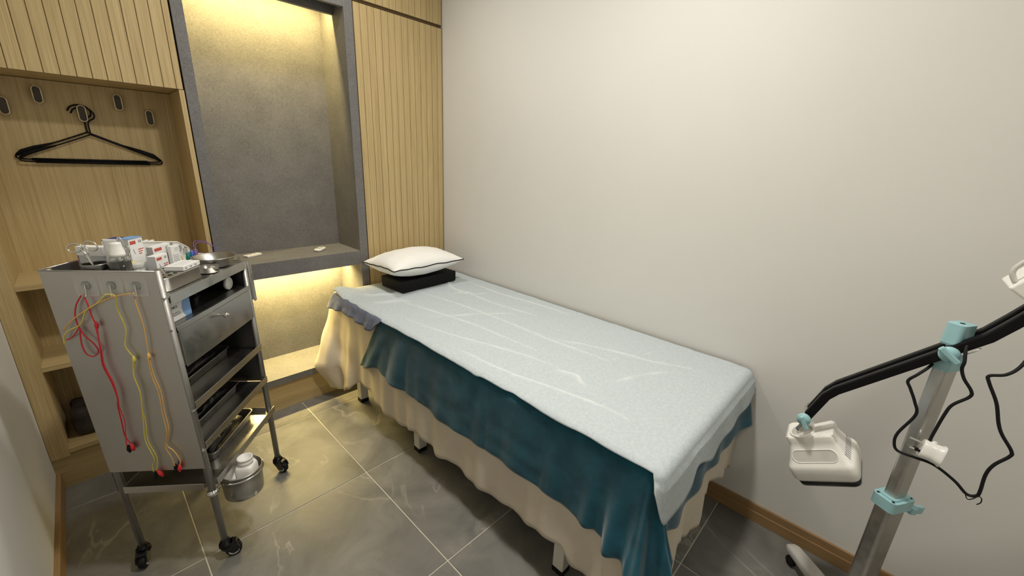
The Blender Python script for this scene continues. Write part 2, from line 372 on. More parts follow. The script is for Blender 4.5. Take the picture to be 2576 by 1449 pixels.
# ---- tall cabinet right
XD = 1.128
tb = (1.4, YF+.1, 0)
tcab = thing('tall_cabinet', 'tall oak cabinet with narrow fluted door beside the bed head', 'cabinet', tb)
wbox('body', 'groove', tcab, tb, XD+.002, XE-.003, YF+.019, 2.5, 0.0, 2.115)
fluted_door(tcab, tb, XD+.006, XE-.009, .10, 2.110, 1.168)
wbox('filler_strip', 'groove', tcab, tb, XE-.008, XE-.001, YF+.003, YF+.018, 0., 2.115)
ub = (1.4, YF+.1, 2.126)
uc = thing('overhead_cabinet', 'fluted oak cabinet above the tall door at top of the wall corner', 'cabinet', ub)
wbox('body', 'groove', uc, ub, XD+.002, XE-.003, YF+.019, 2.5, 2.118, CEIL-.002)
fluted_door(uc, ub, XD+.006, XE-.009, 2.1275, CEIL-.004, 1.168+.012)
# ---- stone niche
XB, XC = .425, 1.082
nb = (.755, YF+.15, 0)
ni = thing('stone_niche', 'tall grey stone niche with warm hidden lighting and floating shelf', 'niche', nb)
YN2 = 2.522
wbox('frame_post', 'stone', ni, nb, XA+.001, XB, YF-.001, YN2, .196, CEIL-.002)
wbox('frame_post', 'stone', ni, nb, XC, XD, YF-.001, YN2, .196, CEIL-.002)
wbox('lintel', 'stone', ni, nb, XB, XC, YF-.001, YN2, 2.135, CEIL-.002)
wbox('lintel_lip', 'stone', ni, nb, XB, XC, YF-.001, YF+.022, 2.072, 2.135)
wbox('light_pelmet', 'stone', ni, nb, XB, XC, 2.352, 2.372, 2.056, 2.135)
wbox('back_panel', 'stone', ni, nb, XA+.001, XD, YN2, YN2+.02, .14, CEIL-.002)
wbox('shelf', 'stone', ni, nb, XB, XC, YF, YN2, .775, .841)
wbox('shelf_lip', 'stone', ni, nb, XB, XC, YF-.0005, YF+.02, .762, .775)
wbox('ledge', 'stone', ni, nb, XA+.001, XD, YF-.002, YN2, .158, .196)
wbox('toe_kick', 'oakh', ni, nb, XA+.001, XD, YF+.012, YF+.03, 0, .158)
wbox('led_strip', 'warmled', ni, nb, XB+.01, XC-.01, 2.376, 2.390, 2.124, 2.133)
wbox('led_strip', 'warmled', ni, nb, XB+.01, XC-.01, 2.433, 2.447, .767, .7745)
area('niche_led', ((XB+XC)/2, 2.383, 2.122), (math.radians(12), 0, 0), XC-XB-.03, .012, 9.0, LED_COL)
area('shelf_led', ((XB+XC)/2, 2.44, .766), (0, 0, 0), XC-XB-.03, .012, 12.0, LED_COL, spread=math.radians(150))

# ---- downlights in the ceiling
for (x, y, p), lab in zip(DOWNLIGHTS, ('round ceiling downlight over the middle of the floor', 'round ceiling downlight nearest the stone niche', 'added fill downlight in the unseen ceiling behind the viewer')):
    d = thing('ceiling_downlight', lab, 'light', (x, y, CEIL-.02), group='round ceiling downlights')
    obj('trim_ring', lathe(B(), [(.076, .0195), (.098, .0195), (.098, .012), (.09, .004), (.078, .004), (.076, .0195)]), 'white', d)
    obj('lens', lathe(B(), [(0, .0185), (.076, .0185), (.076, .012), (0, .012)]), 'dlface', d)

# ------------------------------------------------------------------ coat hooks and hangers
def capsule(hx, hz, n=10):
    out = []
    for k in range(n+1): a = PI*k/n; out.append((hx*math.cos(a), hz-hx+hx*math.sin(a)))
    for k in range(n+1): a = PI+PI*k/n; out.append((hx*math.cos(a), -hz+hx+hx*math.sin(a)))
    return out
YBP = 2.48
hooks = [(-.128, 1.494, 'oval coat hook nearest the left edge, lower row'), (-.036, 1.543, 'oval coat hook high up, left of the hangers'),
         (.073, 1.488, 'oval coat hook that carries the two black hangers'), (.187, 1.542, 'oval coat hook high up, right of the hangers'),
         (.279, 1.491, 'oval coat hook nearest the stone niche, lower row')]
RX = Matrix.Rotation(PI/2, 4, 'X')       # (x, y, z) -> (x, -z, y): plate drawn in x/z, extruded towards the room
for i, (x, z, lab) in enumerate(hooks):
    h = thing('coat_hook', lab, 'hook', (x, YBP, z), group='brass rimmed oval coat hooks')
    bm = B(); prism(bm, capsule(.0105, .0285), .0185, .0215, RX)
    obj('face_plate', bm, 'hookface', h, False)
    rim = B(); tube(rim, [(a, -.020, b) for a, b in capsule(.0116, .0296)], .0021, 8, closed=True); obj('rim', rim, 'brass', h)
    st = B(); tube(st, [(0, -.0005, .012), (0, -.0188, .010)], .006, 12); obj('stem', st, 'hookface', h)
    obj('wall_plate', prism(B(), capsule(.010, .018), .0002, .003, RX), 'hookface', h)
def hanger(label, loc, rz, dz=0.):
    t = thing('clothes_hanger', label, 'hanger', loc, rz, group='two black wire hangers on one hook')
    # local x along the shoulders, hook centre at origin, z up
    hk = B(); pts = [(-.041, 0, -.019), (-.030, 0, -.012)]
    hk_pts = [(-.036, 0, -.012), (-.026, 0, .004), (-.006, 0, .013), (.016, 0, .010), (.029, 0, -.006), (.027, 0, -.024), (.012, 0, -.036), (.006, 0, -.05), (.006, 0, -.088)]
    tube(hk, hk_pts, .0026, 8, sm=6); obj('hook', hk, 'black', t)
    fr = B(); A = (.006, 0, -.088)
    L = [(.006, 0, -.088), (-.09, 0, -.132), (-.165, 0, -.160), (-.195, 0, -.176), (-.203, 0, -.190), (-.192, 0, -.197), (-.15, 0, -.198)]
    Rr = [(.006, 0, -.088), (.10, 0, -.132), (.175, 0, -.162), (.207, 0, -.180), (.215, 0, -.192), (.205, 0, -.199), (.16, 0, -.199)]
    tube(fr, L, .0026, 8, sm=5); tube(fr, Rr, .0026, 8, sm=5); obj('shoulder_wire', fr, 'black', t)
    sh = B(); tube(sh, [(-.20, 0, -.183), (-.185, 0, -.170), (-.15, 0, -.154), (-.10, 0, -.1365)], [.0048, .0075, .0066, .0032], 10, sm=0); obj('shoulder_pad', sh, 'blackmat', t)
    s2 = B(); tube(s2, [(.212, 0, -.186), (.197, 0, -.172), (.16, 0, -.156), (.11, 0, -.1365)], [.0048, .0075, .0066, .0032], 10); obj('shoulder_pad', s2, 'blackmat', t)
    br = B(); tube(br, [(-.165, 0, -.198), (.172, 0, -.199)], .0053, 10); obj('trouser_bar', br, 'blackmat', t)
    return t
hanger('black hanger in front, its bar lower, on the middle hook', (.076, YBP-.015, 1.4975), .03)
hanger('black hanger behind, its bar slightly higher, on the middle hook', (.068, YBP-.0085, 1.506), 0.)

# dark bag in the lowest wardrobe bay
def crumple(bm, amp, s, seed=0.):
    for v in bm.verts:
        n_ = v.co.normalized() if v.co.length > 1e-6 else Vector((0, 0, 1))
        v.co += n_*amp*(noise.noise(v.co*s+Vector((seed, 0, 0)))+.5*noise.noise(v.co*s*2.3+Vector((0, seed, 0))))
    return bm
bm = B(); box(bm, -.09, .09, -.07, .07, 0, .13, .02, 2); bmesh.ops.subdivide_edges(bm, edges=bm.edges[:], cuts=5, use_grid_fill=True)
for v in bm.verts:
    k = .006*(noise.noise(v.co*28)+.6*noise.noise(v.co*60))
    if v.co.z > .01: v.co += Vector((v.co.x*.6, v.co.y*.6, .05)).normalized()*k*1.6
    v.co.z = max(v.co.z, 0)
tag(obj('storage_bag', bm, 'dkbag', None, True), 'crumpled dark grey bag in the lowest wardrobe bay', 'bag').location = (-.105, 2.375, .179)

# ------------------------------------------------------------------ remotes on the niche shelf
r1 = thing('remote_control', 'flat white remote with small red marks lying on stone shelf by the cart', 'remote', (.580, 2.430, .8415), .42)
obj('case', box(B(), -.042, .042, -.0175, .0175, 0, .011, .003, 2), 'whitegl', r1)
for x in (-.012, .012): obj('button', lathe(B(), [(0, .0118), (.0035, .0118), (.0045, .0106), (0, .0106)], (x, 0, 0), 14), 'red', r1)
obj('display', box(B(), -.034, -.022, -.008, .008, .0108, .0114), 'cardg', r1)
cbl = B(); tube(cbl, [(.60, 2.462, .8433), (.65, 2.487, .8433), (.72, 2.500, .8433), (.80, 2.508, .8433)], .0012, 6, sm=5)
tag(obj('thin_cord', cbl, 'ink'), 'thin dark cord lying along the back of the stone shelf', 'cord')
r2 = thing('remote_control', 'rounded white remote with grey buttons on the right of the stone shelf', 'remote', (.905, 2.372, .8415), .75)
lp = rrect(.043, .0195, .015, 5)
obj('case', loft(B(), [[(x*.86, y*.86, 0) for x, y in lp], [(x*.97, y*.97, .004) for x, y in lp], [(x, y, .009) for x, y in lp], [(x*.97, y*.95, .0135) for x, y in lp], [(x*.85, y*.82, .0155) for x, y in lp]]), 'whitegl', r2)
for k, (x, y) in enumerate([(-.026, -.008), (-.026, .008), (-.012, -.010), (-.012, 0), (-.012, .010), (.004, -.009), (.004, .009), (.018, 0), (.026, -.008), (.026, .008)]):
    obj('button', box(B(), x-.0038, x+.0038, y-.003, y+.003, .0152, .0163, .0006), 'ink', r2)

# ------------------------------------------------------------------ treatment bed
bx0, bx1, by0, by1 = .903, 1.655, .305, 2.195
bb = (1.28, 1.25, 0)
bed = thing('treatment_bed', 'treatment bed with pale square legs, covered by sheets, along the right wall', 'bed', bb)
wbox('mattress', 'blackmat', bed, bb, bx0, bx1, by0, by1, .535, .628, .018, 3)
wbox('frame', 'bedleg', bed, bb, bx0+.01, bx1-.01, by0+.01, by1-.01, .485, .534, .003)
for x in (.937, 1.615):
    for y in (2.035, 1.45, .585):
        lg = wbox('leg', 'bedleg', bed, bb, x-.022, x+.022, y-.022, y+.022, .022, .486, .002)
        wbox('foot_cap', 'blackrub', lg, bb, x-.023, x+.023, y-.023, y+.023, 0, .024, .002)

def interp(tab, x):
    if x <= tab[0][0]: return tab[0][1]
    for (a, b), (c, d) in zip(tab, tab[1:]):
        if x <= c:
            t = (x-a)/(c-a); t = t*t*(3-2*t); return b+(d-b)*t
    return tab[-1][1]
def drape(name, mat, label, x0, x1, y0, y1, zt, hem_left, hem_near, hem_corner, out_fn, top_fn, re=.022, ns=(150, 16, 60), K=26, skew=None, solid=.0025):
    """cloth over the bed: flat top plus a skirt that runs down the left side, round the near corner and along the near end"""
    bm = B(); cols = []
    ys = [y1+(y0+re-y1)*i/ns[0] for i in range(ns[0]+1)]
    xs = [x0+re+(x1-x0-re)*i/ns[2] for i in range(ns[2]+1)]
    for y in ys: cols.append((Vector((x0+re, y, 0)), Vector((-1, 0, 0)), hem_left(y), ('L', y)))
    for i in range(1, ns[1]):
        a = PI/2*i/ns[1]; f = i/ns[1]
        cols.append((Vector((x0+re, y0+re, 0)), Vector((-math.cos(a), -math.sin(a), 0)), hem_corner(f), ('C', f)))
    for x in xs: cols.append((Vector((x, y0+re, 0)), Vector((0, -1, 0)), hem_near(x), ('N', x)))
    grid = []
    for p, n_, hz, key in cols:
        col = []; top = zt+top_fn(p.x, p.y)
        E_ = 5
        amax = PI/2 if top-hz >= re else math.acos(max(-1., min(1., 1-max(0., top-hz)/re)))
        for k in range(E_+1):
            a = amax*k/E_; zz = top-re*(1-math.cos(a))
            col.append(bm.verts.new(Vector((p.x, p.y, zz))+n_*re*math.sin(a)))
        z_s = zt+top_fn(p.x, p.y)-re
        for k in range(1, K+1):
            if amax < PI/2: col.append(col[-1]); continue
            t = k/K; zz = z_s+(hz-z_s)*t
            o = out_fn(key, t, z_s-zz)
            q = Vector((p.x, p.y, zz))+n_*(re+o)
            if skew: q = skew(key, t, q)
            col.append(bm.verts.new(q))
        grid.append(col)
    for a, b in zip(grid, grid[1:]):
        for k in range(len(a)-1):
            vs = []
            for v_ in (a[k], a[k+1], b[k+1], b[k]):
                if v_ not in vs: vs.append(v_)
            if len(vs) >= 3: bm.faces.new(vs)
    tg = [[bm.verts.new((x, y, zt+top_fn(x, y))) for x in xs] for y in ys]
    for a, b in zip(tg, tg[1:]):
        for k in range(len(a)-1): bm.faces.new((a[k], b[k], b[k+1], a[k+1]))
    bmesh.ops.remove_doubles(bm, verts=bm.verts[:], dist=1e-5)
    bmesh.ops.dissolve_degenerate(bm, edges=bm.edges[:], dist=1e-6)
    bmesh.ops.recalc_face_normals(bm, faces=bm.faces[:])
    o = obj(name, bm, mat, None, True, solid); return tag(o, label, 'sheet' if 'sheet' in name else 'blanket')
# cream sheet: lowest layer
cream_hem = [(.30, .15), (.50, .150), (.55, .19), (.60, .186), (.73, .168), (.92, .158), (1.01, .156), (1.14, .163), (1.21, .140), (1.28, .156), (1.38, .170), (1.53, .133), (1.62, .136), (1.75, .150), (1.83, .182), (1.93, .188), (2.00, .13), (2.10, .075), (2.20, .060)]
def cream_out(key, t, d):
    k, s = key
    if k == 'L':
        q = s+.05*noise.noise(Vector((s*6, 1.7, 0)))
        o = .016*t + .008*t*math.sin(q*23+1.3*math.sin(q*5))+.004*t*math.sin(q*61+2)+.006*t*noise.noise(Vector((s*17, t*2, 4)))
        far = sst(2.03, 2.19, s); tri = t/.70 if t < .70 else 1-(t-.70)/.30*.62
        o += far*.128*tri + sst(1.93, 1.99, s)*(1-sst(2.03, 2.09, s))*.028*t + .006*t*sst(1.9, 2., s)*math.sin(s*95)
        o += sst(1.95, 2.05, s)*.004*math.sin(t*19+s*40)
        o += sst(.55, .33, s)*.02*t
        return max(o, .001)
    if k == 'C': return .035*t + .045*t*math.sin(PI*s) + .018*t*math.sin(3*PI*s)
    o = .012*t+.010*t*math.sin(s*30)+.014*t*sst(1.5, 1.66, s)*math.sin(s*60)+.004*t*math.sin(s*83)
    return max(o, .001)
drape('cream_bed_sheet', 'cream', 'cream cotton sheet hanging nearly to the floor as the lowest bed layer', .886, 1.674, .292, 2.212, .633,
      lambda y: interp(cream_hem, y), lambda x: interp([(.89, .055), (1.05, .12), (1.12, .21), (1.30, .155), (1.34, .27), (1.50, .25), (1.67, .20)], x)+.012*math.sin(x*40),
      lambda f: .15+(.055-.15)*f, cream_out, lambda x, y: .0015*fbm(x, y, 3, 6))
# teal velvet blanket
teal_hem = [(.30, .33), (.40, .345), (.46, .352), (.62, .357), (.80, .358), (1.01, .346), (1.19, .337), (1.38, .350), (1.52, .350), (1.57, .363), (1.66, .32), (1.72, .30)]
def teal_out(key, t, d):
    k, s = key
    if k == 'L':
        q = s+.04*noise.noise(Vector((s*5, 2.2, 0)))
        o = .012*t+.005*t*math.sin(q*17+1)+.003*t*math.sin(q*43)+.004*noise.noise(Vector((s*9, t*5, 1)))*t
        o += sst(1.30, 1.55, s)*t*(.014*math.sin((s-1.3)*44))
        o += .045*t*t*sst(.46, .30, s)+.024*t*t*sst(.54, .38, s)*math.sin((s-.282)*2*PI/.088+.6)
        s2 = s+.20*t*sst(1.35, 1.70, s); ln = .605-interp(cream_hem, s2)
        return max(o, cream_out(('L', s2), min(1., d/ln), d)-.002, cream_out(('L', s2+.012), min(1., d/ln), d)-.003, cream_out(('L', s2-.012), min(1., d/ln), d)-.003)
    if k == 'C': return max(.045*t*t+.012*t + .085*t*math.exp(-((s-.22)/.13)**2)*(.3+.7*t) + .06*t*math.exp(-((s-.72)/.12)**2)*(.3+.7*t), cream_out(key, min(1., d/.5), d)-.004)
    return max(.012*t+.006*t*math.sin(s*38)+.03*t*sst(1.52, 1.66, s)+.03*t*sst(.98, .89, s), cream_out(key, min(1., d/.45), d)-.004)
def teal_skew(key, t, q):
    k, s = key
    if k == 'L': q.y += .20*t*sst(1.35, 1.70, s)
    return q
drape('teal_blanket', 'teal', 'teal velvet blanket hanging down the bed side under the white sheet', .876, 1.674, .283, 1.70, .640,
      lambda y: interp(teal_hem, y), lambda x: interp([(.89, .39), (.95, .40), (1.06, .365), (1.10, .390), (1.28, .405), (1.48, .395), (1.55, .42), (1.67, .42)], x),
      lambda f: interp([(0, .33), (.15, .26), (.40, .24), (.62, .27), (.8, .34), (1., .39)], f), teal_out, lambda x, y: .002*fbm(x, y, 1, 5)+.0006, re=.034, ns=(260, 30, 80), skew=teal_skew, solid=.003)
# white disposable sheet
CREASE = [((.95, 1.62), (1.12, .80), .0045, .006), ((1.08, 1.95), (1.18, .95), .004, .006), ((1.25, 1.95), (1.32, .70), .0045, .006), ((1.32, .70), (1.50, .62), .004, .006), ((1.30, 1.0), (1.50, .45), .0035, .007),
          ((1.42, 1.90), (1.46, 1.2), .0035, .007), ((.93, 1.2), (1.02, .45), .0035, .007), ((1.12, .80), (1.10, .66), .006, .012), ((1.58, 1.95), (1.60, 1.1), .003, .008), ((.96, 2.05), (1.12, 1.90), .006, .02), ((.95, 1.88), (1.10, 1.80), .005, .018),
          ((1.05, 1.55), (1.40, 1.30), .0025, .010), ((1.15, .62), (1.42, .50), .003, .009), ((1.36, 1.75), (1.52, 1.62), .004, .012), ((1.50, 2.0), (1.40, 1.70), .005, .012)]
def white_top(x, y):
    z = .0025*fbm(x, y, 0, 9)+.0012*fbm(x, y, 5, 26)
    for (ax, ay), (cx, cy), h_, w_ in CREASE:
        dx, dy = cx-ax, cy-ay; L2 = dx*dx+dy*dy; t = max(0, min(1, ((x-ax)*dx+(y-ay)*dy)/L2))
        px, py = ax+dx*t+.012*math.sin(t*7+ax*9), ay+dy*t; d2 = (x-px)**2+(y-py)**2
        z += h_*math.exp(-d2/(w_*w_))*min(1., 4*t*(1.15-t)+.1)
    z += .028*sst(2.02, 2.16, y)*sst(1.02, .90, x)
    z *= sst(.0, .03, x-.86)*1.0
    return max(z, -.002)
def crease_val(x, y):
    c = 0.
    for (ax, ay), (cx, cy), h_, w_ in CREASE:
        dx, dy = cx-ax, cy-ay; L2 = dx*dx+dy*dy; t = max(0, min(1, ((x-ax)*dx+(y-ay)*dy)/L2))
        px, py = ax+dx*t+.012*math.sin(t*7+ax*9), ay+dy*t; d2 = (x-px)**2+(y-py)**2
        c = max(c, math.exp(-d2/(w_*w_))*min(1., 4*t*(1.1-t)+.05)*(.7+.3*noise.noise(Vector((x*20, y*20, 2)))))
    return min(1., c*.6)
def white_out(key, t, d):
    k, s = key
    if k == 'N': return .006+.014*t+.003*t*math.sin(s*33)
    if k == 'C': return .004+.014*t
    return .002+.003*t
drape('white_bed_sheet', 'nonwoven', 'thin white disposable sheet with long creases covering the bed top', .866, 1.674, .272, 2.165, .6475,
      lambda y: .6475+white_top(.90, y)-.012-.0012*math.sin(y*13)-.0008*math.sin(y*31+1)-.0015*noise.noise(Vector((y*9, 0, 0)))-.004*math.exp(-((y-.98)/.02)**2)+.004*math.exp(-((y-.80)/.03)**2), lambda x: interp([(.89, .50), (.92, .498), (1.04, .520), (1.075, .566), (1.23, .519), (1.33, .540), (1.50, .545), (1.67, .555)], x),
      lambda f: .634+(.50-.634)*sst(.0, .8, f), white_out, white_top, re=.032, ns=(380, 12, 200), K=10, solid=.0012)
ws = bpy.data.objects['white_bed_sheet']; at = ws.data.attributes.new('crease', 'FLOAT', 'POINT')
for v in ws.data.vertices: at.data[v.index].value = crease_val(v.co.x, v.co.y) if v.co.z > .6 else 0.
# blue-grey towel strip at the far corner
bm = B(); rows = []
for i in range(61):
    y = 1.655+(2.172-1.655)*i/60; col = []
    hz = interp([(1.655, .600), (1.70, .566), (1.80, .572), (1.95, .580), (2.08, .575), (2.17, .568)], y)
    for k in range(13):
        t = k/12
        if t < .35: q = (.93-(.93-.882)*t/.35, y, .6425+.001*math.sin(y*60))
        elif t < .5: a = (t-.35)/.15*PI/2; q = (.882-.014*math.sin(a), y, .6425-.014*(1-math.cos(a)))
        else:
            u = (t-.5)/.5; q = (.866-.016*u-.012*u*noise.noise(Vector((y*21, u*1.5, 3)))-.006*u*noise.noise(Vector((y*60, u*3, 8)))-.02*u*sst(2.0, 2.17, y), y+.03*u*sst(1.9, 1.66, y), .6285+(hz-.6285)*u)
        col.append(bm.verts.new(q))
    rows.append(col)
for a, b in zip(rows, rows[1:]):
    for k in range(12): bm.faces.new((a[k], b[k], b[k+1], a[k+1]))
tag(obj('small_towel', bm, 'towel', None, True, .003), 'narrow blue grey towel hanging over the far bed corner', 'towel')

# black block and pillow
blk = box(B(), -.196, .196, -.103, .103, 0, .062, .006, 3)
tag(obj('foam_block', blk, 'blackmat', None, True), 'black vinyl block cushion under the white pillow', 'cushion')
bpy.data.objects['foam_block'].location = (1.333, 2.012, .6525); bpy.data.objects['foam_block'].rotation_euler = (0, 0, .06)
pl = thing('pillow', 'plump white pillow with dark piping on the black block', 'pillow', (1.310, 2.030, .7145), .03)
bm = B(); n = 44; HX, HY = .240, .165
def pil(u, v, sgn):
    x = HX*u*(1-.055*(1-v*v)**1.0*abs(u)); y = HY*v*(1-.075*(1-u*u)*abs(v))
    e = max(0., (1-u*u)*(1-v*v)); h = e**.47
    z0 = .077+.004*u*u*v*v
    wr = .004*noise.noise(Vector((x*14, y*14, sgn*3)))+.0025*noise.noise(Vector((x*40, y*15, sgn*5)))+.006*noise.noise(Vector((x*9+4, y*30, sgn)))*(1-e)
    z = z0+(.074*h+wr*min(1, e*6) if sgn > 0 else -.0755*min(1., h*1.06)+wr*.4*min(1, e*6))
    z += .006*(noise.noise(Vector((u*3, v*3, 7))))*(1-min(1, e*5))
    if abs(v+1) < 1e-6 or abs(u+1) < 1e-6: z += .004*math.sin(u*9)*(1-abs(u))
    z += -.012*max(0., v)*(1-e)
    return (x, y, max(z, .0015))
vt = {}
for s in (1, -1):
    for i in range(n+1):
        for j in range(n+1):
            u, v = math.sin(PI/2*(-1+2*i/n)), math.sin(PI/2*(-1+2*j/n))
            edge = i in (0, n) or j in (0, n)
            if edge and s < 0: vt[(s, i, j)] = vt[(1, i, j)]; continue
            vt[(s, i, j)] = bm.verts.new(pil(u, v, s))
for s in (1, -1):
    for i in range(n):
        for j in range(n):
            q = [vt[(s, i, j)], vt[(s, i+1, j)], vt[(s, i+1, j+1)], vt[(s, i, j+1)]]
            try: bm.faces.new(q if s > 0 else q[::-1])
            except ValueError: pass
edgep = []
for i in range(n): edgep.append(vt[(1, i, 0)].co.copy())
for j in range(n): edgep.append(vt[(1, n, j)].co.copy())
for i in range(n, 0, -1): edgep.append(vt[(1, i, n)].co.copy())
for j in range(n, 0, -1): edgep.append(vt[(1, 0, j)].co.copy())
obj('cushion', bm, 'pillow', pl, True)
pb = B(); tube(pb, edgep, .0030, 6, closed=True); obj('piping', pb, 'blackmat', pl, True)

# ------------------------------------------------------------------ steel trolley
TH, CX, CY = .87434, .13029, 1.44475
LB, LA = -.0434, -.0058            # the worn frame leans slightly: shift of b and a per metre of height
W, D = .418, .263                  # width (b) and depth (a)
E2 = Vector((math.cos(TH), math.sin(TH), 0)); E1 = Vector((-math.sin(TH), math.cos(TH), 0))
def cw(a, b, z):
    """world point from trolley coordinates (depth a, width b, height z)"""
    return Vector((CX, CY, 0)) + E2*(b+LB*(z-.075)) + E1*(a+LA*(z-.075)) + Vector((0, 0, z))
def lean(bm):
    for v in bm.verts: v.co.x += LB*(v.co.z-.075); v.co.y += LA*(v.co.z-.075)
    return bm
cart = thing('steel_trolley', 'worn stainless steel medical trolley with drawer, open shelves and casters', 'trolley', (CX, CY, 0), TH)
def cpart(name, bm, mat, parent=None, smooth=None): return obj(name, lean(bm), mat, parent or cart, smooth)
def cbox(name, mat, b0, b1, a0, a1, z0, z1, bev=.0008, seg=1, parent=None): return cpart(name, box(B(), b0, b1, a0, a1, z0, z1, bev, seg), mat, parent)
TR = .0105
for b, a, zt in ((0, 0, 1.058), (W, 0, .978), (0, D, 1.058), (W, D, .978)):
    bm = B(); tube(bm, [(b, a, .068), (b, a, zt)], TR, 16); cpart('leg_tube', bm, 'steelleg')
# side, back and inner panels
cbox('side_panel', 'steeldk', -.0125, -.0105, -.004, D+.008, .397, 1.056)
cbox('side_panel', 'steelin', W+.0085, W+.0105, .012, D+.008, .462, .982)
cbox('back_panel', 'steelin', -.0105, W+.0085, D+.006, D+.008, .318, .984)
cbox('back_guard', 'steelin', -.0105, .205, D+.006, D+.008, .984, 1.056)
bm = B(); tube(bm, [(-.0115, -.004, 1.0565), (-.0115, D+.008, 1.0565)], .0022, 8); cpart('top_rim', bm, 'steel')
bm = B(); tube(bm, [(-.0115, D+.0075, 1.0565), (.205, D+.0075, 1.0565)], .0022, 8); cpart('top_rim', bm, 'steel')
# top tray, drawer deck, shelves
cbox('top_tray', 'steel', -.0100, W+.0080, -.010, D+.0055, .976, .9805)
cbox('front_rail', 'steel', .009, W-.009, -.0115, -.0095, .953, .984)
cbox('drawer_deck', 'steelin', -.0100, W+.0080, -.008, D+.0055, .880, .884)
cbox('drawer_rail', 'steel', .009, W-.009, -.0135, -.0085, .872, .888)
dr = cbox('drawer', 'steel', .010, W-.012, -.0125, -.0105, .757, .8705)
cbox('drawer_box', 'steeldk', .012, W-.014, -.0104, D-.02, .760, .868, parent=dr)
kb = B(); lathe(kb, [(.0045, 0), (.0035, .004), (.003, .012), (.0035, .016), (.0085, .019), (.0105, .025), (.0085, .031), (0, .034)], (0, 0, 0), 18, tf=Matrix.Translation((.196, -.0125, .850)) @ Matrix.Rotation(PI/2, 4, 'X'))
cpart('knob', kb, 'chrome', dr)
for nm, zl, fr in (('shelf', .637, -.0125), ('shelf', .487, -.0125), ('shelf', .340, -.021)):
    sf = cbox(nm, 'steel', .006 if fr < -.02 else -.0100, W-.004 if fr < -.02 else W-.002, fr, D+.0055, zl-.026, zl-.0225)
    cbox('front_lip', 'steel', .004, W+.004, fr-.0005, fr+.0022, zl-.026, zl, .0006, parent=sf)
    if fr < -.02:
        cbox('side_lip', 'steel', -.0125, -.0105, .014, D-.012, zl-.030, zl-.004, parent=sf)
        cbox('side_lip', 'steel', W-.003, W-.001, .012, D, zl-.026, zl-.004, parent=sf)
# hooked bracket on the right front tube
br = cbox('side_bracket', 'steel', W+.013, W+.016, -.012, .016, .822, .976, .0008)
cbox('bracket_bar', 'steel', W+.016, W+.032, -.012, -.0095, .815, .972, .0006, parent=br)
# casters
def caster(b, a, ang):
    r = bpy.data.objects.new('caster', None)
    hs = B(); lathe(hs, [(0, .074), (.0135, .074), (.0135, .060), (.020, .060), (.021, .050), (.012, .046), (0, .046)], n=20)
    T = Matrix.Translation((b, a, 0)) @ Matrix.Rotation(ang, 4, 'Z')
    bmesh.ops.transform(hs, matrix=T, verts=hs.verts[:]); o = obj('caster', hs, 'black', cart)
    hood = B()
    for s in (-1, 1):
        pts = [(.034, .050), (.040, .034), (.032, .020), (.018, .016), (.002, .030), (-.014, .046), (-.012, .056), (.020, .060)]
        prism(hood, pts, s*.0135-.0025, s*.0135+.0025, T @ Matrix.Rotation(PI/2, 4, 'X'))
    box(hood, -.012, .034, -.013, .013, .050, .060, .003, 2, T); obj('fork', hood, 'gloss', o)
    wh = B(); lathe(wh, [(.008, -.0105), (.0215, -.0105), (.0245, -.007), (.0245, .007), (.0215, .0105), (.008, .0105)], n=26, tf=T @ Matrix.Translation((.020, 0, .0245)) @ Matrix.Rotation(PI/2, 4, 'X'))
    obj('wheel', wh, 'blackrub', o)
    rg = B()
    for s in (-1, 1): lathe(rg, [(.011, s*.0107), (.0165, s*.0107), (.0165, s*.0125), (.011, s*.0125), (.011, s*.0107)], n=24, tf=T @ Matrix.Translation((.020, 0, .0245)) @ Matrix.Rotation(PI/2, 4, 'X'))
    obj('wheel_ring', rg, 'white', o)
    bpy.data.objects.remove(r)
caster(0, 0, -TH-.25); caster(W, 0, -TH-1.05); caster(0, D, -TH-1.9); caster(W, D, -TH-.4)
# ring holder for the pot
bm = B(); lathe(bm, [(TR+.0005, -.010), (.017, -.006), (.0195, 0), (.017, .006), (TR+.0005, .010)], (0, 0, .288), 20); rh = cpart('ring_clamp', bm, 'chrome')
PA, PB = -.037, .100; PR = .0655
ring = B()
ctr = Vector((PB, PA, .288)); a0 = math.atan2(-PA, -PB)
ring_pts = [ctr+Vector(((PR+.004)*math.cos(a0+2*PI*k/48), (PR+.004)*math.sin(a0+2*PI*k/48), 0)) for k in range(48)]
tube(ring, ring_pts, .0032, 8, closed=True)
e_ = ctr+Vector((math.cos(a0), math.sin(a0), 0))*(PR+.005)
tube(ring, [(0, 0, .288), e_], .0045, 8); cpart('ring', ring, 'chrome', rh)

def item(name, label, cat, a, b, z, rz=0., group=None):
    return thing(name, label, cat, cw(a, b, z), TH+rz, group)
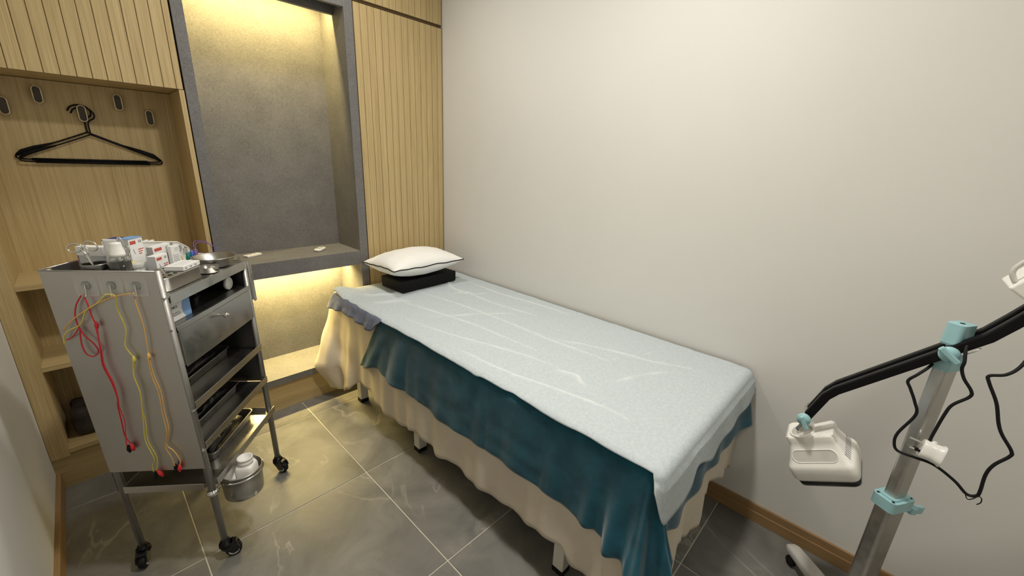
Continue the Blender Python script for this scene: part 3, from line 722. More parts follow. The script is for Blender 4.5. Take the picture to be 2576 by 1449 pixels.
# pot and bottle
pot = item('steel_pot', 'round steel pot hanging in the ring on the trolley leg', 'pot', PA, PB, .196)
obj('bowl', lathe(B(), [(0, 0), (.056, 0), (.060, .003), (.0615, .02), (.0635, .098), (.0665, .0995), (.0665, .1008), (.062, .1005), (.0597, .004), (0, .002)], n=40), 'steel', pot)
btl = item('plastic_bottle', 'empty white square plastic bottle without cap standing in the steel pot', 'bottle', -.061, .092, .1985, .08)
lp = rrect(.030, .030, .013, 4)
sc = lambda k, z: [(x*k, y*k, z) for x, y in lp]
def circ(r, z, n=24):
    return [(r*math.cos(PI/4*0+2*PI*(k+.5)/n), r*math.sin(2*PI*(k+.5)/n), z) for k in range(n)]
obj('body', loft(B(), [sc(.94, 0), sc(1, .004), sc(1, .10), sc(.985, .106), sc(.93, .113), sc(.82, .120)]), 'white', btl)
obj('neck', lathe(B(), [(.0240, .117), (.0240, .122), (.0225, .123), (.0230, .128), (.0250, .129), (.0250, .132), (.0230, .133), (.0230, .142), (.0245, .143), (.0245, .146), (.0198, .146), (.0198, .119), (.0, .119)], n=28), 'whitegl', btl)

# trays with black wrapped packs on the three shelves
def tray(z, a0, a1, b0, b1, lab, plab, seed):
    t = item('steel_tray', lab, 'tray', (a0+a1)/2, (b0+b1)/2, z, 0., 'steel instrument trays on the trolley shelves')
    hx, hy = (b1-b0)/2, (a1-a0)/2
    def lpz(k, zz, dr=0): return [(x, y, zz) for x, y in rrect(hx-k, hy-k, .020-dr, 4)]
    obj('pan', loft(B(), [lpz(.011, .0), lpz(.006, .003), lpz(.0015, .034), lpz(-.003, .0345), lpz(-.003, .036), lpz(.0025, .0365), lpz(.0075, .004), lpz(.013, .0015)], cap0=True, cap1=True), 'steel', t)
    p = item('wrapped_pack', plab, 'pack', (a0+a1)/2, (b0+b1)/2, z+.0026, 0., 'black film packs in the steel trays')
    bm = B(); n = 26; hx2, hy2 = hx-.019, hy-.019; g = []
    for i in range(n+1):
        row = []
        for j in range(n+1):
            u, v = -1+2*i/n, -1+2*j/n; e = (max(0, 1-u**4)*max(0, 1-v**4))**.5
            h = .003+.040*e+.010*e*noise.noise(Vector((u*5+seed, v*4, seed)))+.006*e*noise.noise(Vector((u*13, v*11, seed+3)))
            row.append(bm.verts.new((u*hx2, v*hy2, h)))
        g.append(row)
    for i in range(n):
        for j in range(n): bm.faces.new((g[i][j], g[i+1][j], g[i+1][j+1], g[i][j+1]))
    rim = [g[i][0] for i in range(n+1)]+[g[n][j] for j in range(1, n+1)]+[g[i][n] for i in range(n-1, -1, -1)]+[g[0][j] for j in range(n-1, 0, -1)]
    low = [bm.verts.new((v.co.x*.97, v.co.y*.97, 0)) for v in rim]
    for k in range(len(rim)):
        k2 = (k+1) % len(rim); bm.faces.new((rim[k2], rim[k], low[k], low[k2]))
    bm.faces.new(low); bmesh.ops.recalc_face_normals(bm, faces=bm.faces[:])
    obj('film', bm, 'bag', p, True)
tray(.6148, .078, .225, .10, .375, 'steel tray on the shelf right under the drawer', 'black film wrapped pack in the tray under the drawer', 1.)
tray(.4648, .060, .215, .09, .355, 'steel tray on the middle trolley shelf', 'black film wrapped pack in the middle shelf tray', 5.)
tray(.3178, .042, .205, .11, .382, 'steel tray on the lowest trolley shelf', 'black film wrapped pack in the lowest shelf tray', 9.)

# ------------------------------------------------------------------ things in the opening above the drawer
def carton(name, label, sx, sy, sz, a, b, z, rz=0., mat='card', group=None, cat='box'):
    """box of size sx (b) * sy (a) * sz, local origin at base centre"""
    t = item(name, label, cat, a, b, z, rz, group)
    obj('carton_body', box(B(), -sx/2, sx/2, -sy/2, sy/2, 0, sz, .0008), mat, t); return t
c = carton('glove_carton', 'white and blue carton standing in the opening above the drawer', .088, .05, .060, .046, .083, .8845)
bm = B(); poly = [(.044, 0), (.044, .060)]+[(.012+.022*math.cos(k), .030+.030*math.sin(k)) for k in [PI/2+PI*q/10 for q in range(11)]]
poly = [(.0442, .0002), (.0442, .0598), (.020, .0598), (.010, .047), (.006, .030), (.010, .013), (.020, .0002)]
prism(bm, poly, .0251, .0256, RX); obj('blue_panel', bm, 'blue', c)
tm = text_mesh('MICS', .011); bmesh.ops.transform(tm, matrix=Matrix.Translation((-.024, -.0254, .042)) @ RX, verts=tm.verts[:]); obj('lettering', tm, 'ink', c)
bm = B()
for k in range(2): box(bm, -.036, -.008+.006*k, -.0256, -.0251, .024-.006*k, .0255-.006*k)
obj('print_line', bm, 'ink', c)
can = item('canister', 'black canister with white lid lying in the opening above the drawer', 'can', .036, .366, .8845+.0245)
obj('body', lathe(B(), [(0, .004), (.023, .004), (.0235, .006), (.0235, .10), (0, .10)], axis='y', n=28), 'black', can)
obj('lid', lathe(B(), [(0, -.006), (.021, -.006), (.0235, -.004), (.0235, .0035), (0, .0035)], axis='y', n=28), 'whitegl', can)
can2 = item('canister', 'small dark steel canister lying behind the drawer rail next to the white lid', 'can', .10, .30, .8845+.0225)
obj('body', lathe(B(), [(0, 0), (.021, 0), (.022, .002), (.022, .09), (0, .09)], axis='y', n=24), 'black', can2)
obj('rim', lathe(B(), [(.0185, -.001), (.0222, -.001), (.0222, .004), (.0185, .004), (.0185, -.001)], axis='y', n=24), 'chrome', can2)

# ------------------------------------------------------------------ things on the trolley top
ZT_ = .9812
sb = item('instrument_box', 'rounded steel instrument box with perforated lid at the trolley front', 'box', .056, .118, ZT_)
hx, hy = .087, .047
def lpz(k, zz): return [(x, y, zz) for x, y in rrect(hx-k, hy-k, .024, 6)]
obj('body', loft(B(), [lpz(.002, 0), lpz(0, .002), lpz(0, .037), lpz(-.0018, .0375), lpz(-.0018, .0395), lpz(0, .040), lpz(.003, .040)]), 'steel', sb)
bm = B()
for i in range(6):
    for j in range(4):
        lathe(bm, [(0, .0403), (.0052, .0403), (.0052, .0406), (0, .0406)], (-.062+.0235*i, -.030+.020*j, 0), 12)
obj('lid_hole', bm, 'blackmat', sb)
c = carton('needle_carton', 'flat white carton lying on the perforated steel box', .085, .052, .013, .040, .163, ZT_+.0412, .04)
bm = B()
for k in range(5): box(bm, -.030, .034-.006*(k % 2), -.015+.0065*k, -.013+.0065*k, .0129, .0133)
obj('print_line', bm, 'cardg', c)
bm = B()
for k in range(3): box(bm, -.034+.024*k, -.026+.024*k, -.0264, -.0259, .004, .0075)
obj('print_mark', bm, 'ink', c)
def label_box(label, a, b, sx, sy, sz, rz=0., side='cardg', fs=1.):
    c = carton('medicine_carton', label, sx, sy, sz, a, b, ZT_, rz, 'card', 'small white cartons with red label')
    y = -sy/2-.0005
    bm = B(); box(bm, -sx*.42, -sx*.02, y, y+.0006, sz-.0165*fs, sz-.0070*fs); obj('red_label', bm, 'red', c)
    tm = text_mesh('CE', .0098*fs, .0003); bmesh.ops.transform(tm, matrix=Matrix.Translation((sx*.28, y, sz-.0115*fs)) @ RX, verts=tm.verts[:]); obj('lettering', tm, 'ink', c)
    bm = B()
    for k in range(3): box(bm, sx*.06, sx*.44-.004*k, y, y+.0006, sz-.0355*fs-.0065*k*fs, sz-.0330*fs-.0065*k*fs)
    obj('red_print', bm, 'red', c)
    bm = B(); tube(bm, [(-sx*.28, y, sz-.030*fs), (-sx*.20, y, sz-.045*fs)], .0005, 5); obj('needle_print', bm, 'ink', c)
    box_ = B(); box(box_, -sx/2-.0006, -sx/2, -sy/2, sy/2, .0005, sz-.0005); obj('side_face', box_, side, c)
    return c
label_box('tall white carton with red label, blue lid, standing behind the pump bottle', .158, .145, .053, .028, .133)
label_box('wide white carton with red label standing in front of the plastic case', .150, .238, .078, .018, .094, fs=.95)
label_box('small white carton with red label next to the clear jar', .120, .181, .055, .024, .075, .03, fs=.85)
bm = B(); box(bm, -.027, .027, -.0155, .0155, .1331, .1341); tl = obj('lid_panel', bm, 'blue', bpy.data.objects['medicine_carton'])
c = carton('navy_carton', 'dark blue carton behind the tall white carton', .050, .030, .132, .196, .140, ZT_, .02, 'navy')
obj('side_face', box(B(), -.0256, -.025, -.015, .015, .001, .128), 'card', c)
c = carton('folded_leaflet', 'folded white leaflet carton with grey print beside the plastic case', .034, .012, .086, .128, .268, ZT_, -.12)
bm = B()
for k in range(6): box(bm, -.012, .012-.004*(k % 2), -.0066, -.0061, .025+.006*k, .0275+.006*k)
for k in range(2): box(bm, -.002, .013, -.0066, -.0061, .070+.006*k, .073+.006*k)
obj('print_line', bm, 'cardg', c)
c = carton('flat_carton', 'white and grey printed carton at the rear left of the trolley top', .070, .024, .118, .217, .092, ZT_, PI/2-.1, 'cardg')
obj('top_band', box(B(), -.0376, .0376, -.0126, .0126, .094, .1184), 'card', c)
obj('pink_side', box(B(), .0376, .0382, -.012, .012, .001, .093), 'pink', c)
bm = B(); lathe(bm, [(.008, .0121), (.0085, .0127), (.0105, .0127), (.011, .0121), (.008, .0121)], n=20, tf=Matrix.Translation((-.008, 0, .075)) @ RX)
box(bm, -.022, .010, -.0128, -.0122, .050, .053); box(bm, .012, .020, -.0128, -.0122, .066, .082); obj('print_mark', bm, 'ink', c)
# squeeze tube
sq = item('ointment_tube', 'flat white ointment tube standing behind the pump bottle', 'tube', .160, .078, ZT_, PI/2)
def ell(rx, ry, z, n=20): return [(rx*math.cos(2*PI*k/n), ry*math.sin(2*PI*k/n), z) for k in range(n)]
obj('tube_body', loft(B(), [ell(.013, .013, .016), ell(.015, .014, .022), ell(.016, .012, .07), ell(.0175, .005, .118), ell(.018, .0012, .137), ell(.018, .001, .142)]), 'card', sq)
obj('cap', lathe(B(), [(0, 0), (.014, 0), (.0135, .016), (0, .016)], n=20), 'white', sq)
# pump bottle
pbt = item('pump_bottle', 'small clear pump bottle with dark liquid and white pump head', 'bottle', .113, .034, ZT_)
obj('glass_body', lathe(B(), [(0, 0), (.023, 0), (.0245, .003), (.0245, .094), (.021, .101), (.012, .105), (.012, .109), (.0105, .109), (.0105, .105), (.0195, .100), (.0236, .093), (.0236, .004), (0, .002)], n=30), 'glass', pbt)
obj('liquid', lathe(B(), [(0, .003), (.0233, .0045), (.0233, .091), (0, .091)], n=30), 'liquid', pbt)
obj('pump_head', lathe(B(), [(.0, .104), (.0165, .104), (.0165, .113), (.0155, .114), (.0155, .123), (.0135, .126), (.0125, .138), (.0118, .142), (0, .143)], n=26), 'whitegl', pbt)
# jars
j1 = item('glass_jar', 'glass jar with dark lid band holding the scissors', 'jar', .173, .033, ZT_)
obj('glass_body', lathe(B(), [(0, 0), (.026, 0), (.028, .003), (.028, .080), (.0265, .084), (.0245, .084), (.0262, .079), (.0262, .004), (0, .003)], n=32), 'glass', j1)
obj('lid_band', lathe(B(), [(.0284, .068), (.0300, .068), (.0303, .0705), (.0303, .083), (.0298, .085), (.0275, .0855), (.0284, .083), (.0284, .068)], n=32), 'steelin', j1)
obj('contents', lathe(B(), [(0, .0045), (.0255, .0045), (.0255, .05), (0, .05)], n=24), 'dkbag', j1)
j2 = item('clear_jar', 'clear plastic jar with small yellow sticker on its lid', 'jar', .126, .098, ZT_)
obj('jar_body', lathe(B(), [(0, 0), (.019, 0), (.0203, .003), (.0203, .056), (.019, .0565), (.019, .004), (0, .003)], n=30), 'milky', j2)
obj('lid', lathe(B(), [(0, .057), (.0222, .057), (.0225, .069), (.021, .0715), (0, .072)], n=30), 'milky', j2)
obj('sticker', box(B(), -.008, .006, -.006, .006, .0720, .0724), 'yel', j2)
# scissors and forceps
def pivoted(name, label, base, shanks, loops):
    a0, b0, z0 = base
    t = item(name, label, name, a0, b0, z0)
    def Q(a, b, z): return Vector((b-b0, a-a0, z-z0))
    for sh in shanks:
        bm = B(); tube(bm, [Q(*p) for p in sh], [.0020]+[.0028]*(len(sh)-2)+[.0020], 8); obj('shank', bm, 'chrome', t)
    for (a, b, z), ra, rz, tl in loops:
        bm = B(); pts = []
        for k in range(24):
            u, v = ra*math.cos(2*PI*k/24), rz*math.sin(2*PI*k/24); pts.append(Q(a+u*math.cos(tl)-v*math.sin(tl), b, z+u*math.sin(tl)+v*math.cos(tl)))
        tube(bm, pts, .0019, 8, closed=True); obj('finger_loop', bm, 'chrome', t)
    pv = B(); lathe(pv, [(0, -.003), (.003, -.003), (.003, .003), (0, .003)], n=12, axis='x', tf=Matrix.Translation(Q(*shanks[0][-2]))); obj('pivot_screw', pv, 'chrome', t)
pivoted('scissors', 'steel scissors standing handles up in the glass jar', (.173, .033, ZT_+.051),
        [[(.170, .031, ZT_+.052), (.176, .031, 1.055), (.186, .031, 1.092), (.196, .031, 1.106)], [(.174, .036, ZT_+.052), (.178, .036, 1.055), (.186, .036, 1.092), (.180, .036, 1.104)]],
        [((.2085, .031, 1.108), .0185, .0115, -.25), ((.1730, .036, 1.113), .0155, .0125, .35)])
pivoted('forceps', 'polished steel forceps with loops sticking up beside the pump bottle', (.120, .066, ZT_),
        [[(.118, .066, ZT_+.0004), (.120, .066, 1.03), (.120, .066, 1.065), (.1225, .066, 1.10)], [(.121, .070, ZT_+.0004), (.120, .070, 1.03), (.120, .070, 1.065), (.1165, .070, 1.078)]],
        [((.1240, .066, 1.116), .0065, .0150, -.12), ((.1155, .070, 1.092), .0065, .0140, .25)])
# dishes
dd = item('steel_dish', 'wide shallow steel dish at the right end of the trolley top', 'dish', .048, .338, ZT_)
obj('bowl', lathe(B(), [(0, 0), (.036, 0), (.042, .004), (.062, .034), (.066, .036), (.066, .0372), (.061, .0365), (.0405, .006), (.035, .0018), (0, .0015)], n=44), 'steel', dd)
d2 = item('steel_dish', 'small polished steel bowl in front of the wide dish', 'dish', .024, .255, ZT_)
obj('bowl', lathe(B(), [(0, 0), (.024, 0), (.030, .004), (.0315, .020), (.033, .021), (.033, .022), (.0305, .0215), (.0290, .005), (.0235, .0015), (0, .001)], n=36), 'chrome', d2)
cl = item('steel_clip', 'small bent steel plate leaning by the wide dish', 'clip', .002, .402, ZT_, .15)
obj('plate', prism(B(), [(-.010, 0), (.010, 0), (.010, .0012), (-.010, .0012)], 0, .020, None), 'steel', cl)
# white plastic case with leads
pc_ = item('plastic_case', 'open white plastic case with slanted lid at the rear right of the trolley top', 'case', .178, .318, ZT_)
def wallp(poly, y0, y1): return prism(B(), poly, -y1, -y0, RX)
pr = [(-.110, 0), (-.110, .108), (-.050, .0965), (.050, .0775), (.098, .050), (.108, .040), (.108, 0)]
obj('lid', wallp(pr, 0, .003), 'whitegl', pc_)
rim = B(); tube(rim, [(x, .0005, z) for x, z in pr[1:6]], .0026, 8); obj('lid_rim', rim, 'whitegl', pc_)
obj('floor_plate', box(B(), -.028, .108, -.056, 0, 0, .003), 'white', pc_)
obj('end_wall', box(B(), .105, .108, -.056, 0, .003, .026, .001), 'white', pc_)
obj('end_wall', box(B(), -.028, -.025, -.056, 0, .003, .026, .001), 'white', pc_)
obj('front_wall', box(B(), -.025, .105, -.056, -.053, .003, .024, .001), 'white', pc_)
for x, z in ((.010, .072), (.050, .056), (.076, .046), (.032, .048)):
    obj('suction_cup', lathe(B(), [(.0, 0), (.004, 0), (.004, .003), (.009, .005), (.010, .006), (0, .007)], n=18, tf=Matrix.Translation((x, -.0003, z)) @ RX), 'clearpl', pc_)
for x, z in ((-.085, .104), (-.062, .0995)): obj('hinge', box(B(), x-.008, x+.008, -.002, .005, z, z+.006, .001), 'whitegl', pc_)
for k, (mt, lab, x) in enumerate((('green', 'dark green lead clip in the plastic case', .350), ('bluep', 'blue lead clip in the plastic case', .371), ('purple', 'purple lead clip in the plastic case', .392))):
    t = item('lead_clip', lab, 'clip', .140, x, ZT_+.0032, .2)
    obj('grip', loft(B(), [[(q[0]*.7, q[1], 0) for q in rrect(.0085, .005, .002, 2)], [(q[0], q[1], .024) for q in rrect(.0085, .005, .002, 2)], [(q[0]*.9+.006, q[1]*.9, .040) for q in rrect(.0085, .005, .002, 2)]]), mt, t)
    obj('jaw', box(B(), -.002, .006, -.003, .003, .0399, .047, .001), 'clearpl', t)
def wire(name, label, mat, pts, r=.0012, sm=6, cat='cable', base=None):
    bm = B(); tube(bm, [cw(*p) for p in pts], r, 7, sm=sm); return tag(obj(name, bm, mat), label, cat)
wire('lead_wire', 'purple lead wire arching out of the plastic case', 'purple', [(.140, .398, 1.031), (.145, .412, 1.044), (.138, .440, 1.046), (.112, .452, 1.030), (.100, .452, 1.008), (.100, .440, .994), (.110, .425, .984)])
wire('lead_wire', 'second purple lead wire dropping to the trolley corner', 'purple', [(.143, .396, 1.031), (.152, .415, 1.049), (.150, .445, 1.050), (.134, .468, 1.036), (.126, .470, 1.008), (.126, .455, .99)])
wire('lead_wire', 'yellow lead wire coiled in the plastic case', 'yelw', [(.150, .335, .987), (.150, .336, 1.010), (.156, .322, 1.030), (.158, .304, 1.026), (.156, .298, 1.006), (.150, .306, .988)])
wire('lead_wire', 'pale lead wire coiled in the plastic case', 'white', [(.146, .322, .987), (.146, .320, 1.004), (.150, .306, 1.018), (.152, .296, 1.008), (.150, .300, .989)])

# ------------------------------------------------------------------ adhesive hooks and hanging leads on the side panel
BS = -.0126
RSIDE = Matrix.Rotation(-PI/2, 4, 'Y')                # draws a plate in (y,z) facing -x (towards the viewer)
for a, lab in ((.169, 'clear adhesive hook holding the red lead'), (.109, 'clear adhesive hook holding the yellow lead'), (.049, 'clear adhesive hook holding the orange lead')):
    h = item('adhesive_hook', lab, 'hook', a, BS, 1.017, 0., 'clear adhesive hooks on the trolley side')
    lean_tf = Matrix.Identity(4)
    bm = B(); loft(bm, [[(-.0002+.0434*-y_*0, x_, y_) for x_, y_ in rrect(.027, .029, .006, 3)], [(-.0014, x_, y_) for x_, y_ in rrect(.0268, .0288, .006, 3)]]); obj('film_plate', bm, 'film', h)
    bm = B(); loft(bm, [[(-.0014, x_, y_) for x_, y_ in rrect(.011, .011, .008, 4)], [(-.0045, x_, y_) for x_, y_ in rrect(.009, .009, .007, 4)]]); obj('boss', bm, 'clearpl', h)
    bm = B(); tube(bm, [(-.0045, 0, .003), (-.0055, 0, -.010), (-.0065, 0, -.022), (-.011, 0, -.0275), (-.017, 0, -.025), (-.019, 0, -.018)], .0016, 8, sm=5); obj('steel_hook', bm, 'chrome', h)
def lead(label, mat, paths, clips, knot=None, o=.009):
    t = thing('electrode_lead', label, 'cable', cw(paths[0][0][0], BS, paths[0][0][1]), TH)
    inv = t.matrix_basis.inverted() if False else (Matrix.Translation(cw(paths[0][0][0], BS, paths[0][0][1])) @ Matrix.Rotation(TH, 4, 'Z')).inverted()
    for k, p in enumerate(paths):
        bm = B(); tube(bm, [inv @ cw(a, BS-o-(.002*k), z) for a, z in p], .0017 if k < 2 else .0013, 7, sm=6); obj('wire', bm, mat, t)
    if knot:
        bm = B(); a, z = knot; tube(bm, [inv @ cw(a-.001, BS-o, z+.012), inv @ cw(a, BS-o, z), inv @ cw(a+.001, BS-o, z-.010)], [.002, .0052, .0025], 10); obj('splitter', bm, mat, t)
    for a, z, mt, da in clips:
        bm = B(); P0, P1, P2 = [inv @ cw(a+da*f, BS-o, z-dz) for f, dz in ((0, 0), (.6, .014), (1, .026))]
        tube(bm, [P0, P1, P2], [.0028, .0064, .0030], 8); obj('clip', bm, mt, t)
    return t
lead('red lead looped over the left adhesive hook, red and black clips', 'redw',
     [[(.179, .994), (.2, .965), (.212, .93), (.211, .90), (.204, .874), (.189, .851), (.183, .827), (.199, .811), (.215, .819), (.219, .844), (.215, .875), (.211, .897), (.222, .885), (.235, .871), (.252, .862)],
      [(.177, .995), (.171, .975), (.17, .935), (.166, .905), (.171, .869), (.176, .827), (.182, .783), (.174, .728), (.172, .676), (.178, .647), (.182, .587), (.185, .545), (.177, .515)],
      [(.168, .90), (.169, .869), (.172, .827), (.176, .783), (.168, .728), (.169, .676), (.173, .647), (.171, .60), (.178, .56), (.184, .53), (.187, .508)]],
     [(.187, .506, 'black', 0.), (.176, .512, 'redw', -.001)], (.167, .905))
lead('yellow lead over the middle adhesive hook, clips near the panel bottom', 'yelw',
     [[(.121, .996), (.101, .99), (.104, .951), (.098, .895), (.112, .842), (.099, .799), (.113, .75), (.11, .692), (.118, .633), (.119, .591), (.128, .522), (.118, .457), (.130, .404)],
      [(.120, .996), (.148, .97), (.179, .95), (.203, .91), (.235, .892), (.253, .874), (.259, .850)],
      [(.100, .797), (.110, .75), (.106, .692), (.115, .633), (.122, .591), (.132, .522), (.123, .457), (.134, .43), (.136, .405)]],
     [(.128, .408, 'redw', -.012), (.136, .398, 'black', .003)], (.100, .799))
lead('orange lead over the right adhesive hook, clips near the panel bottom', 'orgw',
     [[(.054, 1.000), (.055, .965), (.052, .899), (.06, .809), (.061, .754), (.055, .691), (.060, .62), (.062, .56), (.080, .504), (.066, .48), (.055, .444), (.060, .420)],
      [(.060, .999), (.108, .987), (.162, .961), (.225, .918), (.250, .890)],
      [(.060, .808), (.064, .754), (.059, .691), (.064, .62), (.067, .55), (.082, .50), (.074, .46), (.071, .424)]],
     [(.060, .424, 'redw', .004), (.072, .428, 'black', 0.)], (.060, .808))

# ------------------------------------------------------------------ heat lamp on stand
LX, LY = 1.403, -.161
lamp = thing('heat_lamp', 'white infrared heat lamp on grey column stand with aqua joints and black arm', 'lamp', (LX, LY, 0))
def lw(p): return Vector(p)-Vector((LX, LY, 0))
PHI = math.atan2(-.12, .16)             # column faces turned towards the viewer
RP = Matrix.Rotation(-.55, 4, 'Z')
def column(name, mat, hx, hy, r, z0, z1):
    return obj(name, prism(B(), rrect(hx, hy, r, 4), z0, z1, RP, smooth=False), mat, lamp)
hub = obj('base_hub', lathe(B(), [(0, .045), (.055, .045), (.06, .05), (.06, .085), (.045, .105), (0, .105)], n=28), 'greym', lamp)
for k in range(5):
    ang = math.atan2(.013+.161+.005, 1.593-1.403)+2*PI*k/5
    T = Matrix.Rotation(ang, 4, 'Z'); Lg = .262 if k == 0 else .25
    bm = B(); loft(bm, [[(.03, y, .068+z) for y, z in rrect(.030, .018, .010, 3)], [(.15, y, .062+z) for y, z in rrect(.027, .017, .010, 3)], [(Lg-.02, y, .054+z) for y, z in rrect(.024, .015, .010, 3)], [(Lg-.004, y, .053+z*.8) for y, z in rrect(.019, .012, .009, 3)], [(Lg, y, .053+z*.6) for y, z in rrect(.012, .008, .006, 3)]], tf=T)
    ft = obj('foot_arm', bm, 'greym', lamp)
    wh = B(); lathe(wh, [(0, -.008), (.017, -.008), (.0185, -.005), (.0185, .005), (.017, .008), (0, .008)], n=20, tf=T @ Matrix.Translation((Lg-.035, .012, .0186)) @ Matrix.Rotation(PI/2, 4, 'X')); obj('foot_caster', wh, 'blackrub', ft)
    st = B(); tube(st, [T @ Vector((Lg-.03, .004, .022)), T @ Vector((Lg-.03, .0, .042))], .006, 8); obj('caster_stem', st, 'black', ft)
column('lower_column', 'alu', .033, .020, .008, .095, .512)
column('upper_column', 'alu', .0235, .0145, .006, .48, .945)
col = obj('collar', prism(B(), rrect(.042, .029, .013, 4), .508, .540, RP), 'aqua', lamp)
obj('collar_ring', prism(B(), rrect(.032, .021, .008, 4), .540, .5445, RP), 'aqua', col)
for x, y in ((.033, .019), (-.033, .019), (.033, -.019), (-.033, -.019)):
    obj('screw_hole', lathe(B(), [(0, .5402), (.0035, .5402), (.0035, .5408), (0, .5408)], n=12, tf=RP @ Matrix.Translation((x, y, 0))), 'black', col)
bm = B(); tube(bm, [RP @ Vector((.034, -.006, .498)), RP @ Vector((.060, -.012, .486))], .0045, 10); kn = obj('knob_shaft', bm, 'black', lamp)
bm = B(); box(bm, 0, .022, -.011, .011, -.010, .010, .002, 2, Matrix.Translation(RP @ Vector((.056, -.012, .490))) @ RP @ Matrix.Rotation(.25, 4, 'Y')); box(bm, .016, .060, -.006, .006, -.010, .012, .002, 2, Matrix.Translation(RP @ Vector((.056, -.012, .490))) @ RP @ Matrix.Rotation(.25, 4, 'Y')); obj('clamp_knob', bm, 'aqua', lamp)
obj('cap_socket', prism(B(), rrect(.0275, .0185, .008, 4), .930, .968, RP), 'aqua', lamp)
obj('cap', loft(B(), [[(x*.93, y*.93, .995) for x, y in rrect(.0265, .0185, .008, 4)], [(x, y, 1.0) for x, y in rrect(.0265, .0185, .008, 4)], [(x*.97, y*.97, 1.049) for x, y in rrect(.0265, .0185, .010, 4)]], tf=RP, smooth=False), 'aqua', lamp)
obj('cap_hole', lathe(B(), [(0, 1.0492), (.005, 1.0492), (.005, 1.0498), (0, 1.0498)], n=14, tf=RP), 'black', lamp)
obj('pivot_block', prism(B(), rrect(.012, .010, .004, 3), .960, 1.0, RP), 'aqua', lamp)
# arm: two parallel square tubes that pass either side of the pivot
sq4 = rrect(.95, .95, .30, 2)
def arm_pts(dx, dz=0): return [lw((1.40+dx, .070, .683+dz)), lw((1.40+dx, .040, .770+dz)), lw((1.40+dx, .022, .797+dz)), lw((1.40+dx, -.150, .978+dz)), lw((1.40+dx, -.205, 1.036+dz)), lw((1.40+dx, -.232, 1.078+dz)), lw((1.40+dx, -.300, 1.19+dz))]
for dx in (-.023, .023):
    bm = B(); P = arm_pts(dx); sm = []
    tube(bm, P, .0118, sec=sq4); obj('arm_tube', bm, 'black', lamp)
bm = B(); tube(bm, [lw((1.362, -.155, .981)), lw((1.440, -.155, .981))], .007, 14); obj('pivot_bolt', bm, 'chrome', lamp)
# joint knob at the pivot (wing shaped)
bm = B(); T = Matrix.Translation(lw((1.369, -.155, .978))) @ Matrix.Rotation(-PI/2, 4, 'Y')
lathe(bm, [(0, 0), (.0185, 0), (.0195, .003), (.018, .010), (0, .011)], n=22, tf=T); box(bm, -.024, .024, -.0065, .0065, .008, .020, .003, 2, T @ Matrix.Rotation(.9, 4, 'Z')); obj('pivot_knob', bm, 'aqua', lamp)
# head joint
bm = B(); tube(bm, [lw((1.352, .072, .690)), lw((1.448, .072, .690))], .010, 14); hj = obj('joint_barrel', bm, 'alu', lamp)
bm = B(); T = Matrix.Translation(lw((1.352, .072, .690))) @ Matrix.Rotation(-PI/2, 4, 'Y')
lathe(bm, [(0, 0), (.0165, 0), (.0175, .003), (.0165, .012), (0, .013)], n=20, tf=T); box(bm, -.027, .012, -.0055, .0055, .010, .020, .002, 2, T @ Matrix.Rotation(.5, 4, 'Z')); obj('joint_knob', bm, 'aqua', lamp)
TH_ = math.radians(32)
HM = Matrix(((0, 1, 0), (-math.cos(TH_), 0, math.sin(TH_)), (math.sin(TH_), 0, math.cos(TH_)))).to_4x4()    # head tilted sideways: x = width, y = away from the viewer
HT = Matrix.Translation(lw((1.424, -.024, .513))) @ HM @ Matrix.Rotation(.20, 4, 'X') @ Matrix.Diagonal((1, 1, 1.1, 1))
bm = B(); tube(bm, [lw((1.402, .068, .690)), lw((1.408, .062, .672)), HT @ Vector((-.024, -.008, .146)), HT @ Vector((-.022, -.006, .128))], .0085, 12); obj('neck', bm, 'chrome', lamp)
zb = 0.
hl = [(.070, .056, zb), (.0765, .0625, zb+.004), (.0785, .0645, zb+.020)]
obj('black_skirt', loft(B(), [[(x, y, z) for x, y in rrect(a, b, .020, 5)] for a, b, z in hl], tf=HT), 'gloss', lamp)
secs = [(.079, .0655, zb+.0205, .018, 0), (.0835, .069, zb+.028, .018, 0), (.0845, .070, zb+.058, .018, 0), (.0805, .067, zb+.066, .016, 0), (.0765, .064, zb+.069, .016, 0), (.069, .052, zb+.090, .014, .003), (.0625, .043, zb+.108, .012, .006), (.0605, .041, zb+.118, .012, .007), (.060, .0405, zb+.132, .012, .007), (.0575, .038, zb+.136, .010, .007)]
hd = obj('head_shell', loft(B(), [[(x, y+dy, z) for x, y in rrect(a, b, r_, 5)] for a, b, z, r_, dy in secs], tf=HT), 'white', lamp)
sl = math.atan2(.039, .017)
T = HT @ Matrix.Translation((-.004, -.0505, zb+.0885)) @ Matrix.Rotation(math.atan2(.039, .024), 4, 'X')
bm = B(); prism(bm, [(x, y) for x, y in rrect(.056, .0155, .0154, 8)], -.0015, .0008, T); ov = obj('grip_recess', bm, 'greym', hd)
bm = B(); tube(bm, [T @ Vector((x, y, .0008)) for x, y in rrect(.057, .0163, .0162, 8)], .0016, 6, closed=True); obj('recess_edge', bm, 'white', hd)
RT = HT @ Matrix.Translation((-.018, -.004, 0))
bm = B(); lathe(bm, [(.031, zb+.120), (.033, zb+.136), (.033, zb+.141), (.0305, zb+.1425), (.0275, zb+.141), (.0275, zb+.1365)], n=32, tf=RT); obj('top_ring', bm, 'white', hd)
bm = B(); lathe(bm, [(0, zb+.1362), (.0275, zb+.1362), (.0275, zb+.1375), (0, zb+.1375)], n=32, tf=RT); obj('neck_well', bm, 'greym', hd)
for s in (-1, 1):
    for k in range(8):
        y = -.026+.0088*k
        bm = B(); box(bm, s*.0560-.0053, s*.0560+.0053, y-.0019, y+.0019, zb+.112, zb+.1368, .0006, 1, HT); obj('vent_rib', bm, 'white', hd)
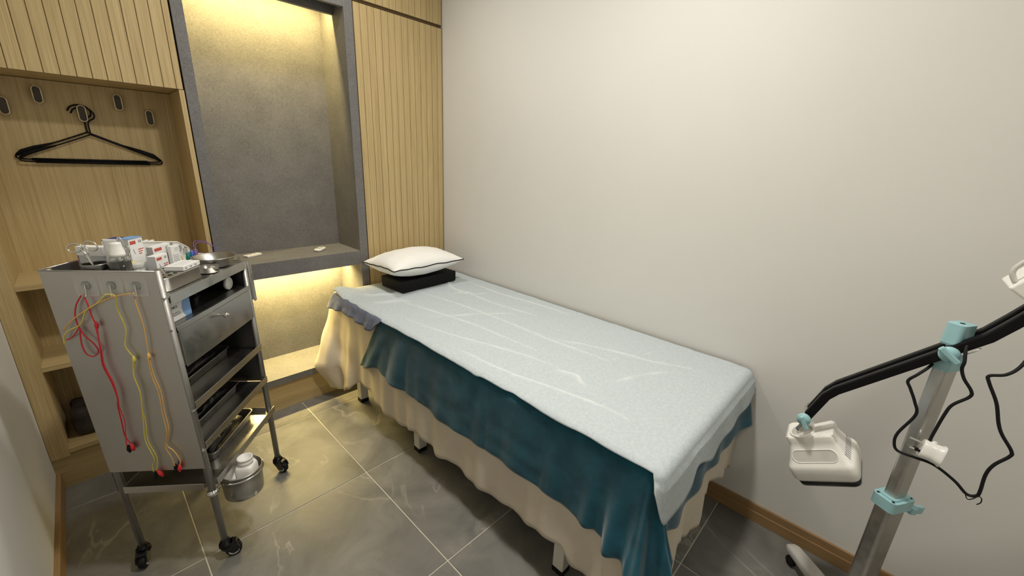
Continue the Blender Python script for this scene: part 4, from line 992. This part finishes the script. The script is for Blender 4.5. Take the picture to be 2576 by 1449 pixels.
for k in range(10):
    y = -.040+.0094*k
    bm = B(); prism(bm, [(.0764, .0705), (.0702, .0878), (.0690, .0872), (.0752, .0700)], -y-.0015, -y+.0015, HT @ RX); obj('vent_slot', bm, 'ink', hd)
# control box at the upper end of the arm
T = Matrix.Translation(lw((1.40, -.278, 1.168))) @ Matrix.Rotation(-.95, 4, 'X')
bm = B(); box(bm, -.060, .060, -.075, .055, -.0, .060, .004, 2, T); bx_ = obj('control_box', bm, 'white', lamp)
bm = B(); tube(bm, [T @ Vector((-.045, .04, .061)), T @ Vector((-.045, .02, .085)), T @ Vector((-.045, -.05, .085))], .005, 8, sm=5); obj('box_handle', bm, 'greym', bx_)
# cables
CXP = 1.352
def lcable(name, pts, r=.0034, mat='blackrub'):
    bm = B(); tube(bm, [lw((CXP+dx, y, z)) for dx, y, z in pts], r, 9, sm=6); return obj(name, bm, mat, lamp)
lcable('plug_cable', [(.03, -.185, 1.012), (.012, -.176, 1.005), (-.004, -.180, .975), (0, -.181, .955), (0, -.190, .933), (0, -.2075, .909), (0, -.209, .893), (0, -.189, .862), (0, -.183, .832), (0, -.178, .775), (0, -.177, .752)])
lcable('long_cable', [(.085, -.145, .951), (.03, -.135, .936), (0, -.117, .915), (0, -.104, .891), (0, -.113, .872), (0, -.129, .84), (0, -.138, .809), (0, -.12, .747), (0, -.12, .716), (0, -.131, .697), (-.004, -.163, .698), (-.002, -.199, .696), (0, -.24, .674), (0, -.266, .652), (0, -.281, .657), (0, -.283, .673), (0, -.28, .718), (0, -.285, .749), (0, -.3, .781), (0, -.299, .796), (0, -.277, .827), (0, -.265, .852), (0, -.25, .897), (0, -.228, .939), (0, -.224, .955), (0, -.246, .967), (.01, -.262, .99), (.03, -.272, 1.03), (.05, -.275, 1.09)])
lcable('wire_tie', [(.004, -.264, .652), (-.005, -.269, .643), (-.006, -.276, .648), (-.006, -.283, .660), (0, -.290, .655), (0, -.2915, .644), (0, -.287, .635)], .0011)
lcable('wire_tie', [(.02, -.196, 1.006), (0, -.196, 1.012), (-.004, -.187, 1.002), (.004, -.180, .992), (.02, -.184, .990)], .0013, 'alu')
# three pin plug hanging from the cable
PT = Matrix.Translation(lw((CXP-.002, -.180, .733))) @ Matrix.Rotation(.12, 4, 'X') @ Matrix.Rotation(.35, 4, 'Y') @ Matrix.Diagonal((1.12, 1.12, 1.12, 1))
bm = B(); prof = [(.0195, -.0), (.0215, .004), (.0205, .018), (.0215, .030), (.0245, .034), (.0235, .036)]
loft(bm, [[(x*.92, -z, y) for x, y in rrect(r_, r_, .0155, 5)] for r_, z in prof], tf=PT @ Matrix.Translation((0, .012, -.004))); pg = obj('plug', bm, 'whitegl', lamp)
bm = B(); box(bm, -.004, .004, .012, .035, .0050, .0092, .0006, 1, PT); obj('earth_pin', bm, 'chrome', pg)
for s in (-1, 1):
    bm = B(); box(bm, s*.011-.0032, s*.011+.0032, .021, .030, -.0140, -.0092, .0005, 1, PT); obj('pin', bm, 'chrome', pg)
    bm = B(); box(bm, s*.011-.0034, s*.011+.0034, .012, .021, -.0143, -.0089, .0004, 1, PT); obj('pin_sleeve', bm, 'black', pg)
bm = B(); lathe(bm, [(.0075, 0), (.006, .008), (0, .008)], (0, -.002, .0135), 14, tf=PT); obj('cord_grip', bm, 'whitegl', pg)
